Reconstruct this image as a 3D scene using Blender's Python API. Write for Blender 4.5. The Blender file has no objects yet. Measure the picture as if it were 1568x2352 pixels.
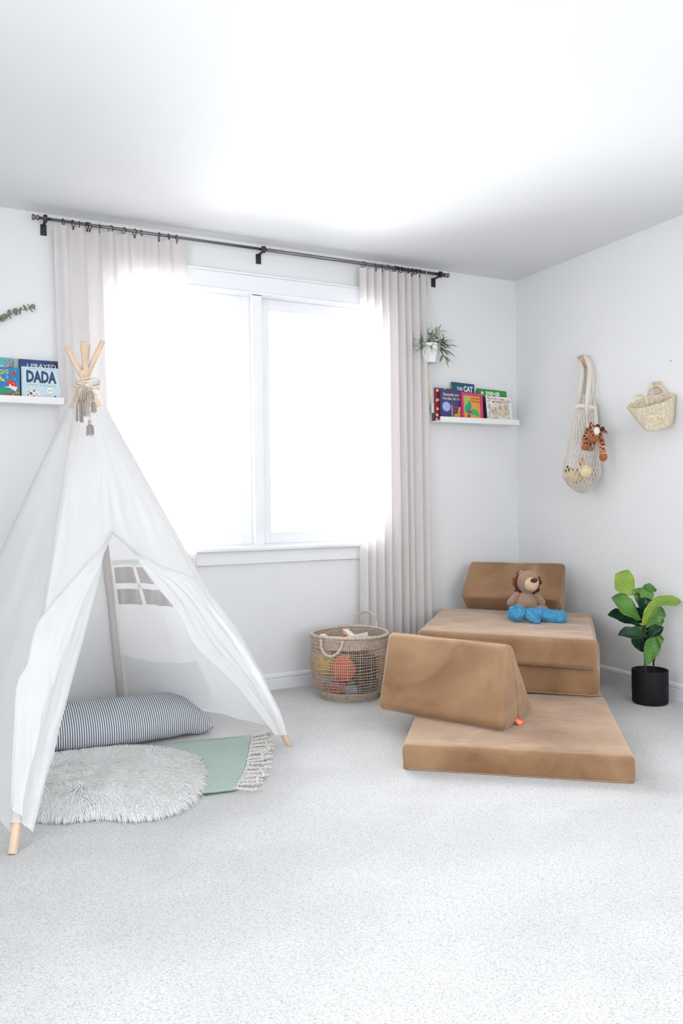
import bpy, bmesh, math, random
import numpy as np
from mathutils import Vector, Matrix, noise
random.seed(4); rng = np.random.default_rng(4)
PI = math.pi
S = bpy.context.scene
COL = S.collection

# ------------------------------------------------------------------ camera (solved from the photograph)
CAM = np.array([-3.3189, -4.0720, 1.0177]); YAW, PITCH, ROLL, FPX = 0.46502, -0.0103, -0.01265, 1818.8
def cam_axes():
    cy, sy, cp, sp = math.cos(YAW), math.sin(YAW), math.cos(PITCH), math.sin(PITCH)
    f = np.array([sy*cp, cy*cp, sp]); r = np.array([cy, -sy, 0]); u = np.cross(r, f)
    c, s = math.cos(ROLL), math.sin(ROLL)
    return c*r+s*u, -s*r+c*u, f
_r, _u, _f = cam_axes()
cd = bpy.data.cameras.new('camera'); cam = bpy.data.objects.new('camera', cd); COL.objects.link(cam)
cd.sensor_fit = 'VERTICAL'; cd.sensor_height = 36; cd.lens = 36*FPX/2352; cd.clip_start = .02
cam.matrix_world = Matrix([[_r[i], _u[i], -_f[i], CAM[i]] for i in range(3)] + [[0, 0, 0, 1]])
S.camera = cam
# survey helpers: the place on a real plane that was measured at a photograph point
def ray(x, y): return _f + _r*(x-784)/FPX - _u*(y-1176)/FPX
def on(ax, v, x, y):
    d = ray(x, y); return CAM + d*(v-CAM[ax])/d[ax]
def onp(n, p0, x, y):
    d = ray(x, y); return CAM + d*(np.dot(p0-CAM, n)/np.dot(d, n))
def dep(d, x, y): return CAM + ray(x, y)*d

# ------------------------------------------------------------------ light
S.view_settings.view_transform = 'Standard'; S.view_settings.look = 'None'
S.view_settings.gamma = 1; S.view_settings.use_curve_mapping = False
S.view_settings.exposure = 1.80
W = bpy.data.worlds.new('World'); S.world = W; W.use_nodes = True
bg = W.node_tree.nodes['Background']; bg.inputs[0].default_value = (.95, .975, 1.0, 1)
_wt = W.node_tree; _tc = _wt.nodes.new('ShaderNodeTexCoord'); _sp = _wt.nodes.new('ShaderNodeSeparateXYZ'); _mr = _wt.nodes.new('ShaderNodeMapRange')
_mr.inputs['From Min'].default_value = -.15; _mr.inputs['From Max'].default_value = .15; _mr.inputs['To Min'].default_value = 2.1; _mr.inputs['To Max'].default_value = 6.0
_wt.links.new(_tc.outputs['Generated'], _sp.inputs[0]); _wt.links.new(_sp.outputs[1], _mr.inputs[0]); _wt.links.new(_mr.outputs[0], bg.inputs[1])
def portal(name, loc, rot, sx, sy):
    l = bpy.data.lights.new(name, 'AREA'); l.shape = 'RECTANGLE'; l.size = sx; l.size_y = sy
    l.cycles.is_portal = True
    o = bpy.data.objects.new(name, l); COL.objects.link(o); o.location = loc; o.rotation_euler = rot
portal('daylight_back_window', (-1.785, .13, 1.48), (-PI/2, 0, 0), 1.6, 1.42)
portal('daylight_added_left_window', (-4.42, -2.9, 1.4), (0, -PI/2, 0), 1.2, 1.2)  # unseen left-wall window, added to fill the room with light
portal('daylight_added_rear_opening', (-2.2, -5.72, 1.25), (PI/2, 0, 0), 2.0, 1.5)  # unseen opening behind the camera, added as frontal fill light

# ------------------------------------------------------------------ materials
def mat(name, col, rough=.6, metal=0, spec=.5, sheen=0, noise_amt=0, nscale=20, bump=0, bscale=60, bdist=.002, trans=0, detail=4, col2=None):
    m = bpy.data.materials.new(name); m.use_nodes = True; nt = m.node_tree; N, L = nt.nodes, nt.links
    b = N['Principled BSDF']; out = N['Material Output']
    c = (*col, 1) if len(col) == 3 else col
    b.inputs['Base Color'].default_value = c; b.inputs['Roughness'].default_value = rough; b.inputs['Metallic'].default_value = metal
    b.inputs['Specular IOR Level'].default_value = spec
    if sheen: b.inputs['Sheen Weight'].default_value = sheen; b.inputs['Sheen Roughness'].default_value = .4
    tc = N.new('ShaderNodeTexCoord'); nn = None
    if noise_amt or col2:
        nz = N.new('ShaderNodeTexNoise'); nz.inputs['Scale'].default_value = nscale; nz.inputs['Detail'].default_value = detail
        L.new(tc.outputs['Object'], nz.inputs['Vector'])
        rp = N.new('ShaderNodeValToRGB'); rp.color_ramp.elements[0].position = .35; rp.color_ramp.elements[1].position = .65
        d = np.array(c[:3]); lo = d*(1-noise_amt); hi = np.array(col2) if col2 else np.minimum(d*(1+noise_amt), 1)
        if col2: lo = d
        rp.color_ramp.elements[0].color = (*lo, 1); rp.color_ramp.elements[1].color = (*hi, 1)
        L.new(nz.outputs[0], rp.inputs[0]); L.new(rp.outputs[0], b.inputs['Base Color']); nn = rp.outputs[0]
    if bump:
        nz = N.new('ShaderNodeTexNoise'); nz.inputs['Scale'].default_value = bscale; nz.inputs['Detail'].default_value = 5
        L.new(tc.outputs['Object'], nz.inputs['Vector'])
        bp = N.new('ShaderNodeBump'); bp.inputs['Strength'].default_value = bump; bp.inputs['Distance'].default_value = bdist
        L.new(nz.outputs[0], bp.inputs['Height']); L.new(bp.outputs[0], b.inputs['Normal'])
    if trans:
        t = N.new('ShaderNodeBsdfTranslucent'); t.inputs[0].default_value = c
        if nn: L.new(nn, t.inputs[0])
        mx = N.new('ShaderNodeMixShader'); mx.inputs[0].default_value = trans
        L.new(b.outputs[0], mx.inputs[1]); L.new(t.outputs[0], mx.inputs[2]); L.new(mx.outputs[0], out.inputs[0])
    return m
def nodes_of(m): return m.node_tree.nodes, m.node_tree.links, m.node_tree.nodes['Principled BSDF']
M = {}
M['wall'] = mat('wall_paint', (.85, .857, .862), .75, spec=.2, bump=.06, bscale=180, bdist=.0006)
M['ceiling'] = mat('ceiling_paint', (.80, .81, .82), .85, spec=.1, bump=.06, bscale=120, bdist=.0006)
M['trim'] = mat('trim_gloss', (.88, .89, .91), .35, bump=.02, bscale=40)
M['shelfw'] = mat('white_lacquer', (.88, .88, .88), .4, bump=.02, bscale=50)
M['iron'] = mat('dark_iron', (.06, .055, .06), .45, .7, bump=.05, bscale=200)
M['rodm'] = mat('pewter_rod', (.22, .2, .2), .32, .9, bump=.03, bscale=300)
M['curtain'] = mat('sheer_linen', (.90, .86, .85), .9, spec=.1, noise_amt=.02, nscale=90, bump=.15, bscale=500, bdist=.0004, trans=.42)
M['canvas'] = mat('white_cotton_canvas', (.94, .945, .95), .9, spec=.1, noise_amt=.012, nscale=6, bump=.25, bscale=9, bdist=.006, trans=.48)
M['canvas2'] = mat('cotton_tape', (.90, .90, .87), .9, spec=.1, bump=.2, bscale=300, bdist=.0006, trans=.35)
M['pine'] = mat('pale_pine', (.74, .55, .40), .5, noise_amt=.12, nscale=14, bump=.05, bscale=30)
M['jute'] = mat('grey_beige_yarn', (.52, .45, .40), .9, noise_amt=.25, nscale=400, bump=.3, bscale=600, bdist=.001)
M['cream'] = mat('cream_cotton_cord', (.80, .73, .64), .9, noise_amt=.1, nscale=300, bump=.3, bscale=500, bdist=.001)
M['bead'] = mat('wooden_bead', (.75, .58, .45), .4, noise_amt=.1, nscale=60)
M['pot_w'] = mat('white_ceramic', (.85, .86, .88), .35, bump=.02, bscale=40)
M['pot_b'] = mat('matt_black_ceramic', (.007, .007, .009), .6, spec=.25, bump=.03, bscale=80)
M['soil'] = mat('dark_soil', (.03, .022, .016), .95, noise_amt=.5, nscale=90, bump=.6, bscale=90, bdist=.01)
M['stem'] = mat('brown_stem', (.035, .022, .02), .7, noise_amt=.3, nscale=80, bump=.3, bscale=90)
M['bamboo'] = mat('bamboo_leaf', (.20, .31, .17), .5, col2=(.42, .49, .34), nscale=35, trans=.15)
M['euc'] = mat('dried_eucalyptus', (.17, .19, .14), .7, col2=(.30, .31, .23), nscale=70)
M['paper'] = mat('page_paper', (.85, .83, .78), .8, noise_amt=.05, nscale=200)
M['rope'] = mat('seagrass_rope', (.58, .49, .42), .85, noise_amt=.22, nscale=120, bump=.5, bscale=160, bdist=.003)
M['weave'] = mat('seagrass_weave', (.55, .44, .35), .85, noise_amt=.2, nscale=90, bump=.3, bscale=200, bdist=.002)
M['grid'] = mat('seagrass_twine', (.62, .48, .37), .85, noise_amt=.15, nscale=200)
M['straw'] = mat('palm_straw', (.68, .59, .44), .75, noise_amt=.18, nscale=90, bump=.3, bscale=200, bdist=.001)
M['suede'] = None
def suede():
    m = bpy.data.materials.new('tan_microsuede'); m.use_nodes = True; N, L, b = nodes_of(m)
    b.inputs['Roughness'].default_value = .75; b.inputs['Specular IOR Level'].default_value = .25
    b.inputs['Sheen Weight'].default_value = .7; b.inputs['Sheen Roughness'].default_value = .42; b.inputs['Sheen Tint'].default_value = (1, .86, .74, 1)
    tc = N.new('ShaderNodeTexCoord'); geo = N.new('ShaderNodeNewGeometry')
    nz = N.new('ShaderNodeTexNoise'); nz.inputs['Scale'].default_value = 3.2; nz.inputs['Detail'].default_value = 5; nz.inputs['Distortion'].default_value = .8
    L.new(geo.outputs['Position'], nz.inputs['Vector'])
    rp = N.new('ShaderNodeValToRGB'); rp.color_ramp.elements[0].position = .36; rp.color_ramp.elements[1].position = .62
    rp.color_ramp.elements[0].color = (.25, .130, .062, 1); rp.color_ramp.elements[1].color = (.39, .235, .130, 1)
    L.new(nz.outputs[0], rp.inputs[0]); L.new(rp.outputs[0], b.inputs['Base Color'])
    n2 = N.new('ShaderNodeTexNoise'); n2.inputs['Scale'].default_value = 7; n2.inputs['Detail'].default_value = 3; n2.inputs['Distortion'].default_value = 1.5
    L.new(geo.outputs['Position'], n2.inputs['Vector'])
    n3 = N.new('ShaderNodeTexNoise'); n3.inputs['Scale'].default_value = 900; L.new(tc.outputs['Object'], n3.inputs['Vector'])
    b1 = N.new('ShaderNodeBump'); b1.inputs['Strength'].default_value = .22; b1.inputs['Distance'].default_value = .02; L.new(n2.outputs[0], b1.inputs['Height'])
    b2 = N.new('ShaderNodeBump'); b2.inputs['Strength'].default_value = .2; b2.inputs['Distance'].default_value = .0006
    L.new(n3.outputs[0], b2.inputs['Height']); L.new(b1.outputs[0], b2.inputs['Normal']); L.new(b2.outputs[0], b.inputs['Normal'])
    return m
M['suede'] = suede()
M['piping'] = mat('tan_piping', (.46, .30, .20), .7, bump=.2, bscale=400, bdist=.0006)
def glass():
    m = bpy.data.materials.new('window_glass'); m.use_nodes = True; N, L = m.node_tree.nodes, m.node_tree.links
    N.remove(N['Principled BSDF']); t = N.new('ShaderNodeBsdfTransparent'); g = N.new('ShaderNodeBsdfGlossy'); g.inputs['Roughness'].default_value = .02
    fr = N.new('ShaderNodeFresnel'); fr.inputs[0].default_value = 1.45; mx = N.new('ShaderNodeMixShader')
    L.new(fr.outputs[0], mx.inputs[0]); L.new(t.outputs[0], mx.inputs[1]); L.new(g.outputs[0], mx.inputs[2]); L.new(mx.outputs[0], N['Material Output'].inputs[0])
    return m
M['glass'] = glass()
def carpet():
    m = bpy.data.materials.new('cream_carpet'); m.use_nodes = True; N, L, b = nodes_of(m)
    b.inputs['Roughness'].default_value = .95; b.inputs['Specular IOR Level'].default_value = .1
    tc = N.new('ShaderNodeTexCoord'); mp = N.new('ShaderNodeMapping'); mp.inputs['Scale'].default_value = (.75, 1.0, 1); mp.inputs['Rotation'].default_value = (0, 0, .46); L.new(tc.outputs['Object'], mp.inputs['Vector'])
    def nz(s, d, dist=0):
        n = N.new('ShaderNodeTexNoise'); n.inputs['Scale'].default_value = s; n.inputs['Detail'].default_value = d; n.inputs['Distortion'].default_value = dist
        L.new(mp.outputs[0], n.inputs['Vector']); return n
    a = nz(240, 4, 1.2); c = nz(620, 2); big = nz(3, 3)
    rp = N.new('ShaderNodeValToRGB'); e = rp.color_ramp.elements
    e[0].position = .33; e[0].color = (.52, .51, .50, 1); e[1].position = .52; e[1].color = (.79, .79, .79, 1)
    L.new(a.outputs[0], rp.inputs[0])
    mx = N.new('ShaderNodeMix'); mx.data_type = 'RGBA'; mx.blend_type = 'MULTIPLY'; mx.inputs[0].default_value = 1
    r2 = N.new('ShaderNodeValToRGB'); r2.color_ramp.elements[0].color = (.93, .925, .92, 1); r2.color_ramp.elements[1].color = (1, 1, 1, 1)
    r2.color_ramp.elements[0].position = .4; r2.color_ramp.elements[1].position = .6
    L.new(big.outputs[0], r2.inputs[0]); L.new(rp.outputs[0], mx.inputs[6]); L.new(r2.outputs[0], mx.inputs[7]); L.new(mx.outputs[2], b.inputs['Base Color'])
    b1 = N.new('ShaderNodeBump'); b1.inputs['Strength'].default_value = .7; b1.inputs['Distance'].default_value = .006; L.new(a.outputs[0], b1.inputs['Height'])
    b2 = N.new('ShaderNodeBump'); b2.inputs['Strength'].default_value = .4; b2.inputs['Distance'].default_value = .002
    L.new(c.outputs[0], b2.inputs['Height']); L.new(b1.outputs[0], b2.inputs['Normal']); L.new(b2.outputs[0], b.inputs['Normal'])
    return m
M['carpet'] = carpet()
def flat(name, col, rough=.5): return mat(name, col, rough, noise_amt=.02, nscale=60)
_cc = {}
def cm(hexs, rough=.5):
    if (hexs, rough) not in _cc:
        v = [int(hexs[i:i+2], 16)/255 for i in (0, 2, 4)]
        v = [(x/12.92 if x <= .04045 else ((x+.055)/1.055)**2.4) for x in v]
        _cc[(hexs, rough)] = flat('printed_'+hexs, v, rough)
    return _cc[(hexs, rough)]

# ------------------------------------------------------------------ objects
def tag(o, label=None, cat=None, group=None, kind=None):
    if label: o['label'] = label
    if cat: o['category'] = cat
    if group: o['group'] = group
    if kind: o['kind'] = kind
    return o
def thing(name, label, cat, loc=(0, 0, 0), group=None, rot=(0, 0, 0)):
    o = bpy.data.objects.new(name, None); COL.objects.link(o); o.location = tuple(float(v) for v in loc); o.rotation_euler = rot
    o.empty_display_size = .05
    return tag(o, label, cat, group)
def wloc(o):
    v = np.zeros(3)
    while o is not None: v += np.array(o.location); o = o.parent
    return v
class MB:
    def __init__(s): s.v = []; s.f = []; s.m = []; s.n = 0; s.mi = 0
    def add(s, V, F, mi=None):
        V = np.asarray(V, float).reshape(-1, 3); s.v.append(V)
        s.f += [tuple(int(i)+s.n for i in f) for f in F]; s.m += [s.mi if mi is None else mi]*len(F); s.n += len(V); return s
    def box(s, lo, hi, mi=None):
        x0, y0, z0 = lo; x1, y1, z1 = hi
        return s.add([(x0,y0,z0),(x1,y0,z0),(x1,y1,z0),(x0,y1,z0),(x0,y0,z1),(x1,y0,z1),(x1,y1,z1),(x0,y1,z1)],
                     [(0,3,2,1),(4,5,6,7),(0,1,5,4),(1,2,6,5),(2,3,7,6),(3,0,4,7)], mi)
    def tube(s, P, r, n=8, mi=None, closed=False, cap=True, flat=1.0):
        P = [np.asarray(p, float) for p in P]; k = len(P); R = r if hasattr(r, '__len__') else [r]*k
        T = []
        for i in range(k):
            a = P[(i-1) % k] if (closed or i > 0) else P[0]; b = P[(i+1) % k] if (closed or i < k-1) else P[-1]
            t = b-a; T.append(t/(np.linalg.norm(t)+1e-12))
        up = np.array([0, 0, 1.]) if abs(T[0][2]) < .9 else np.array([1., 0, 0])
        nrm = np.cross(T[0], up); nrm /= np.linalg.norm(nrm); V = []
        for i in range(k):
            nrm = nrm-T[i]*np.dot(nrm, T[i]); nrm /= (np.linalg.norm(nrm)+1e-12); bi = np.cross(T[i], nrm)
            for j in range(n):
                a = 2*PI*j/n; V.append(P[i]+R[i]*(math.cos(a)*nrm+flat*math.sin(a)*bi))
        F = []
        for i in range(k if closed else k-1):
            q = (i+1) % k
            for j in range(n): F.append((i*n+j, i*n+(j+1) % n, q*n+(j+1) % n, q*n+j))
        if cap and not closed: F.append(tuple(range(n-1, -1, -1))); F.append(tuple((k-1)*n+j for j in range(n)))
        return s.add(V, F, mi)
    def lathe(s, prof, c, n=32, mi=None, cap0=False, cap1=False, sx=1, sy=1):
        V = []; F = []
        for r, z in prof:
            for j in range(n): a = 2*PI*j/n; V.append((c[0]+sx*r*math.cos(a), c[1]+sy*r*math.sin(a), c[2]+z))
        for i in range(len(prof)-1):
            for j in range(n): F.append((i*n+j, i*n+(j+1) % n, (i+1)*n+(j+1) % n, (i+1)*n+j))
        if cap0: F.append(tuple(range(n-1, -1, -1)))
        if cap1: F.append(tuple((len(prof)-1)*n+j for j in range(n)))
        return s.add(V, F, mi)
    def ball(s, c, r, mi=None, n=16, m=10, rot=None, fn=None):
        r = np.array(r if hasattr(r, '__len__') else (r, r, r), float); V = [(0, 0, -1)]; F = []
        for i in range(1, m):
            t = PI*i/m-PI/2
            for j in range(n): a = 2*PI*j/n; V.append((math.cos(t)*math.cos(a), math.cos(t)*math.sin(a), math.sin(t)))
        V.append((0, 0, 1)); V = np.array(V)
        if fn is not None: V = fn(V)
        V = V*r
        if rot is not None: V = V@np.array(rot).T
        V = V+np.array(c)
        for j in range(n): F.append((0, 1+(j+1) % n, 1+j)); F.append((len(V)-1, 1+(m-2)*n+j, 1+(m-2)*n+(j+1) % n))
        for i in range(m-2):
            for j in range(n): F.append((1+i*n+j, 1+i*n+(j+1) % n, 1+(i+1)*n+(j+1) % n, 1+(i+1)*n+j))
        return s.add(V, F, mi)
    def grid(s, fn, nu, nv, mi=None, skip=None, cu=False):
        V = [fn(i/nu, j/nv) for j in range(nv+1) for i in range(nu+1)]
        F = [(j*(nu+1)+i, j*(nu+1)+i+1, (j+1)*(nu+1)+i+1, (j+1)*(nu+1)+i) for j in range(nv) for i in range(nu)
             if not (skip and skip((i+.5)/nu, (j+.5)/nv))]
        return s.add(V, F, mi)
    def build(s, name, mats, parent=None, smooth=True, local=False, bevel=0, merge=0, subsurf=0, solid=0, angle=None):
        V = np.vstack(s.v)
        if parent is not None and not local: V = V-wloc(parent)
        me = bpy.data.meshes.new(name); me.from_pydata(V.tolist(), [], s.f)
        mats = mats if isinstance(mats, (list, tuple)) else [mats]
        for m in mats: me.materials.append(m)
        if max(s.m) > 0: me.polygons.foreach_set('material_index', s.m)
        me.update()
        if merge:
            bm = bmesh.new(); bm.from_mesh(me); bmesh.ops.remove_doubles(bm, verts=bm.verts, dist=merge)
            bmesh.ops.recalc_face_normals(bm, faces=bm.faces); bm.to_mesh(me); bm.free()
        me.polygons.foreach_set('use_smooth', [bool(smooth)]*len(me.polygons))
        o = bpy.data.objects.new(name, me); COL.objects.link(o)
        if parent is not None: o.parent = parent
        if bevel:
            b = o.modifiers.new('bevel', 'BEVEL'); b.width = bevel; b.segments = 2; b.limit_method = 'ANGLE'
        if solid: q = o.modifiers.new('solid', 'SOLIDIFY'); q.thickness = solid; q.offset = 0
        if subsurf: q = o.modifiers.new('sub', 'SUBSURF'); q.levels = subsurf; q.render_levels = subsurf
        return o
def copy_tree(o, parent=None):
    c = o.copy(); COL.objects.link(c)
    if parent is not None: c.parent = parent
    for ch in [x for x in KIDS.get(o.name, [])]: copy_tree(ch, c)
    return c
KIDS = {}
def index_kids(root):
    KIDS[root.name] = [x for x in COL.objects if x.parent == root]
    for k in KIDS[root.name]: index_kids(k)
def lerp(a, b, t): return np.asarray(a, float)*(1-t)+np.asarray(b, float)*t
def along(P, t):
    P = [np.asarray(p, float) for p in P]; x = t*(len(P)-1); i = min(int(x), len(P)-2); return lerp(P[i], P[i+1], x-i)
def smoothpath(P, n):
    P = [np.asarray(p, float) for p in P]; out = []
    for k in range(n+1):
        x = k/n*(len(P)-1); i = min(int(x), len(P)-2); t = x-i
        p0 = P[max(i-1, 0)]; p1 = P[i]; p2 = P[i+1]; p3 = P[min(i+2, len(P)-1)]
        out.append(.5*((2*p1)+(-p0+p2)*t+(2*p0-5*p1+4*p2-p3)*t*t+(-p0+3*p1-3*p2+p3)*t**3))
    return out
def struct(name, mb, m, **k):
    o = mb.build(name, m, **k); o['kind'] = 'structure'; return o
def fnoise(x, y, z=0): return noise.noise(Vector((x, y, z)))

# ------------------------------------------------------------------ room
H = 2.44; XL = -4.4; YF = -5.7
b = MB(); b.grid(lambda u, v: (XL+(0-XL)*u, YF+(0-YF)*v, 0), 1, 1); struct('floor', b, M['carpet'], smooth=False)
b = MB(); b.box((XL-.15, YF-.15, H), (.15, .15, H+.12)); struct('ceiling', b, M['ceiling'], smooth=False)
def wall_hole(name, ax, at, out, a0, a1, holes):
    # wall in the plane axis ax = at, thickness towards 'out', spanning a0..a1, with rectangular holes (a, b, z0, z1)
    cuts = sorted({a0, a1, *[h[0] for h in holes], *[h[1] for h in holes]}); b = MB()
    def bx(p, q, z0, z1):
        lo = [0, 0, z0]; hi = [0, 0, z1]; lo[ax] = min(at, out); hi[ax] = max(at, out); lo[1-ax] = p; hi[1-ax] = q; b.box(lo, hi)
    for p, q in zip(cuts[:-1], cuts[1:]):
        hs = [h for h in holes if h[0] <= p+1e-6 and h[1] >= q-1e-6]
        if hs: bx(p, q, 0, hs[0][2]); bx(p, q, hs[0][3], H)
        else: bx(p, q, 0, H)
    return struct(name, b, M['wall'], smooth=False)
WX0, WX1, WZ0, WZ1 = -2.57, -1.00, .79, 2.175
wall_hole('wall_back', 1, 0, .14, XL, .14, [(WX0, WX1, WZ0, WZ1)])
wall_hole('wall_right', 0, 0, .14, YF, 0, [])
wall_hole('wall_left', 0, XL, XL-.12, YF, .14, [(-3.5, -2.3, .8, 2.0)])
wall_hole('wall_front', 1, YF, YF-.12, XL, .14, [(-3.2, -1.2, .5, 2.0)])
def baseboard(name, ax, a0, a1, at, sgn):
    prof = [(0, 0), (.014, 0), (.014, .052), (.011, .056), (.011, .062), (.0155, .066), (.013, .078), (.006, .084), (0, .087)]
    b = MB(); V = []
    for a in (a0, a1):
        for d, z in prof:
            p = [0, 0, z]; p[ax] = at+sgn*d; p[1-ax] = a; V.append(p)
    n = len(prof); F = [(i, i+1, n+i+1, n+i) for i in range(n-1)]+[tuple(range(n)), tuple(range(2*n-1, n-1, -1))]
    b.add(V, F); return struct(name, b, M['trim'], smooth=False)
baseboard('baseboard_back', 1, XL, 0, 0, -1); baseboard('baseboard_right', 0, YF, 0, 0, -1)
baseboard('baseboard_left', 0, YF, 0, XL, 1)
# window of the back wall: jambs, mullion, two sashes, stool and apron
win = bpy.data.objects.new('window_1', None); COL.objects.link(win); win['kind'] = 'structure'; win.location = (-1.785, 0, WZ0)
b = MB(); c = .085
b.box((WX0-c, -.018, WZ1), (WX1+c, 0, WZ1+c)); b.box((WX0-c-.01, -.026, WZ1+c), (WX1+c+.01, 0, WZ1+c+.012))
b.box((WX0-c, -.018, WZ0), (WX0, 0, WZ1)); b.box((WX1, -.018, WZ0), (WX1+c, 0, WZ1))
b.box((WX0, -.022, WZ1-.012), (WX1, 0, WZ1)); b.build('casing', M['trim'], win, smooth=False, bevel=.003)
b = MB(); b.box((WX0-c-.02, -.05, .770), (-1.151, .02, .792)); b.build('window_sill', M['trim'], win, smooth=False, bevel=.006)
b = MB(); b.box((WX0-c, -.016, .712), (-1.155, 0, .770)); b.box((WX0-c, -.022, .70), (-1.155, 0, .714)); b.build('apron', M['trim'], win, smooth=False, bevel=.003)
b = MB(); b.box((-1.802, 0, WZ0), (-1.748, .12, WZ1)); b.build('mullion', M['trim'], win, smooth=False, bevel=.002)
b = MB()
for x0, x1 in ((WX0, WX0+.015), (WX1-.015, WX1)): b.box((x0, 0, WZ0), (x1, .13, WZ1))
b.box((WX0, 0, WZ1-.015), (WX1, .13, WZ1)); b.box((WX0, .02, WZ0), (WX1, .13, WZ0+.012)); b.build('jamb', M['trim'], win, smooth=False)
for x0, x1 in ((WX0+.015, -1.802), (-1.748, WX1-.015)):
    z0, z1 = WZ0+.012, WZ1-.015; w = .05; b = MB()
    for k, (ya, yb, e) in enumerate(((.045, .085, 0), (.055, .075, .012))):
        ww = w+e
        b.box((x0, ya, z0), (x0+ww, yb, z1)); b.box((x1-ww, ya, z0), (x1, yb, z1)); b.box((x0+ww, ya, z0), (x1-ww, yb, z0+ww)); b.box((x0+ww, ya, z1-ww), (x1-ww, yb, z1))
    s_ = b.build('sash', M['trim'], win, smooth=False, bevel=.002)
    b = MB(); b.box((x0+w, .062, z0+w), (x1-w, .066, z1-w)); b.build('pane', M['glass'], s_, smooth=False)
# plain-framed unseen windows added for fill light (left wall and behind the camera)
for nm, ax, at, a0, a1, z0, z1 in (('added_window_left', 0, XL, -3.5, -2.3, .8, 2.0), ('added_window_rear', 1, YF, -3.2, -1.2, .5, 2.0)):
    b = MB()
    def bx(p, q, za, zb):
        lo = [0, 0, za]; hi = [0, 0, zb]; lo[ax] = at-.08; hi[ax] = at+.01; lo[1-ax] = p; hi[1-ax] = q; b.box(lo, hi)
    bx(a0, a0+.05, z0, z1); bx(a1-.05, a1, z0, z1); bx(a0, a1, z0, z0+.05); bx(a0, a1, z1-.05, z1); bx((a0+a1)/2-.025, (a0+a1)/2+.025, z0, z1)
    struct(nm, b, M['trim'], smooth=False)

# ------------------------------------------------------------------ curtain rod, rings, curtains
RY, RZ = -.08, 2.388
rod = thing('curtain_rod', 'long pewter curtain rod on dark iron brackets above the window', 'curtain rod', (-1.75, RY, RZ))
b = MB(); b.tube([(-2.90, RY, RZ), (-1.775, RY, RZ)], .0075, 12); b.tube([(-1.775, RY, RZ), (-.60, RY, RZ)], .0095, 12); b.build('pole', M['rodm'], rod)
for x, sg in ((-2.90, -1), (-.60, 1)):
    b = MB(); V = [(.0001, 0), (.013, .001), (.014, .006), (.009, .011), (.0085, .016), (.014, .021), (.0145, .027), (.012, .031), (.0001, .032)]
    prof = []
    n = 16; VV = []; F = []
    for r, d in V:
        for j in range(n): a = 2*PI*j/n; VV.append((x+sg*(d-.004), RY+r*math.cos(a), RZ+r*math.sin(a)))
    for i in range(len(V)-1):
        for j in range(n): F.append((i*n+j, i*n+(j+1) % n, (i+1)*n+(j+1) % n, (i+1)*n+j))
    b.add(VV, F); b.build('finial', M['rodm'], rod)
for x in (-2.868, -1.765, -.632):
    b = MB(); b.tube([(x-.008, RY, RZ), (x+.008, RY, RZ)], .0185, 16)
    b.box((x-.006, RY, RZ-.013), (x+.006, -.004, RZ-.005)); b.box((x-.014, -.007, RZ-.056), (x+.014, -.0005, RZ-.004))
    b.tube([(x, -.009, RZ-.045), (x, -.004, RZ-.045)], .004, 8); b.tube([(x, -.009, RZ-.02), (x, -.004, RZ-.02)], .004, 8)
    b.build('bracket', M['iron'], rod, smooth=False)
ring0 = None
def ring(x, yaw, lab, grp):
    global ring0
    if ring0 is None:
        t = thing('curtain_ring', lab, 'curtain ring', (x, RY, RZ), grp)
        b = MB(); b.tube([(0, .0150*math.cos(2*PI*k/20), .0150*math.sin(2*PI*k/20)-.004) for k in range(20)], .0020, 6, closed=True); b.build('loop', M['iron'], t, local=True)
        b = MB(); b.tube([(0, 0, -.018), (0, 0, -.024)], .0014, 6); b.box((-.0018, -.004, -.034), (.0018, .004, -.023)); b.build('clip', M['iron'], t, local=True, smooth=False)
        ring0 = t; index_kids(t)
    else:
        t = copy_tree(ring0); t['label'] = lab; t['group'] = grp
    t.location = (x, RY, RZ); t.rotation_euler = (0, 0, yaw)
for x, y in ((145, 507), (168, 511), (182, 513), (200, 517), (206, 518), (228, 521), (254, 524), (284, 527), (309, 531), (325, 533), (365, 538), (388, 541), (406, 543)):
    ring(on(1, RY, x, y)[0], random.uniform(-.9, .9), 'dark iron curtain ring on the rod above the left curtain', 'rings of the left curtain')
ring(on(1, RY, 834, 604)[0], 1.0, 'dark curtain ring hanging free at the window end of the right curtain', 'rings of the right curtain')
for x in (863, 878, 889, 906, 912, 921, 929, 937, 945, 954, 962):
    ring(on(1, RY, x, 611)[0], random.uniform(-1.0, 1.0), 'dark iron curtain ring bunched on the rod above the right curtain', 'rings of the right curtain')
_rg = sorted([o for o in COL.objects if o.get('category') == 'curtain ring'], key=lambda o: o.location.x)
_rg[0]['label'] = 'leftmost dark iron ring on the curtain rod, nearest the left bracket'; _rg[12]['label'] = 'dark iron ring at the window end of the left curtain'; _rg[-1]['label'] = 'rightmost dark iron ring on the curtain rod, beside the planter cord'
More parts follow.
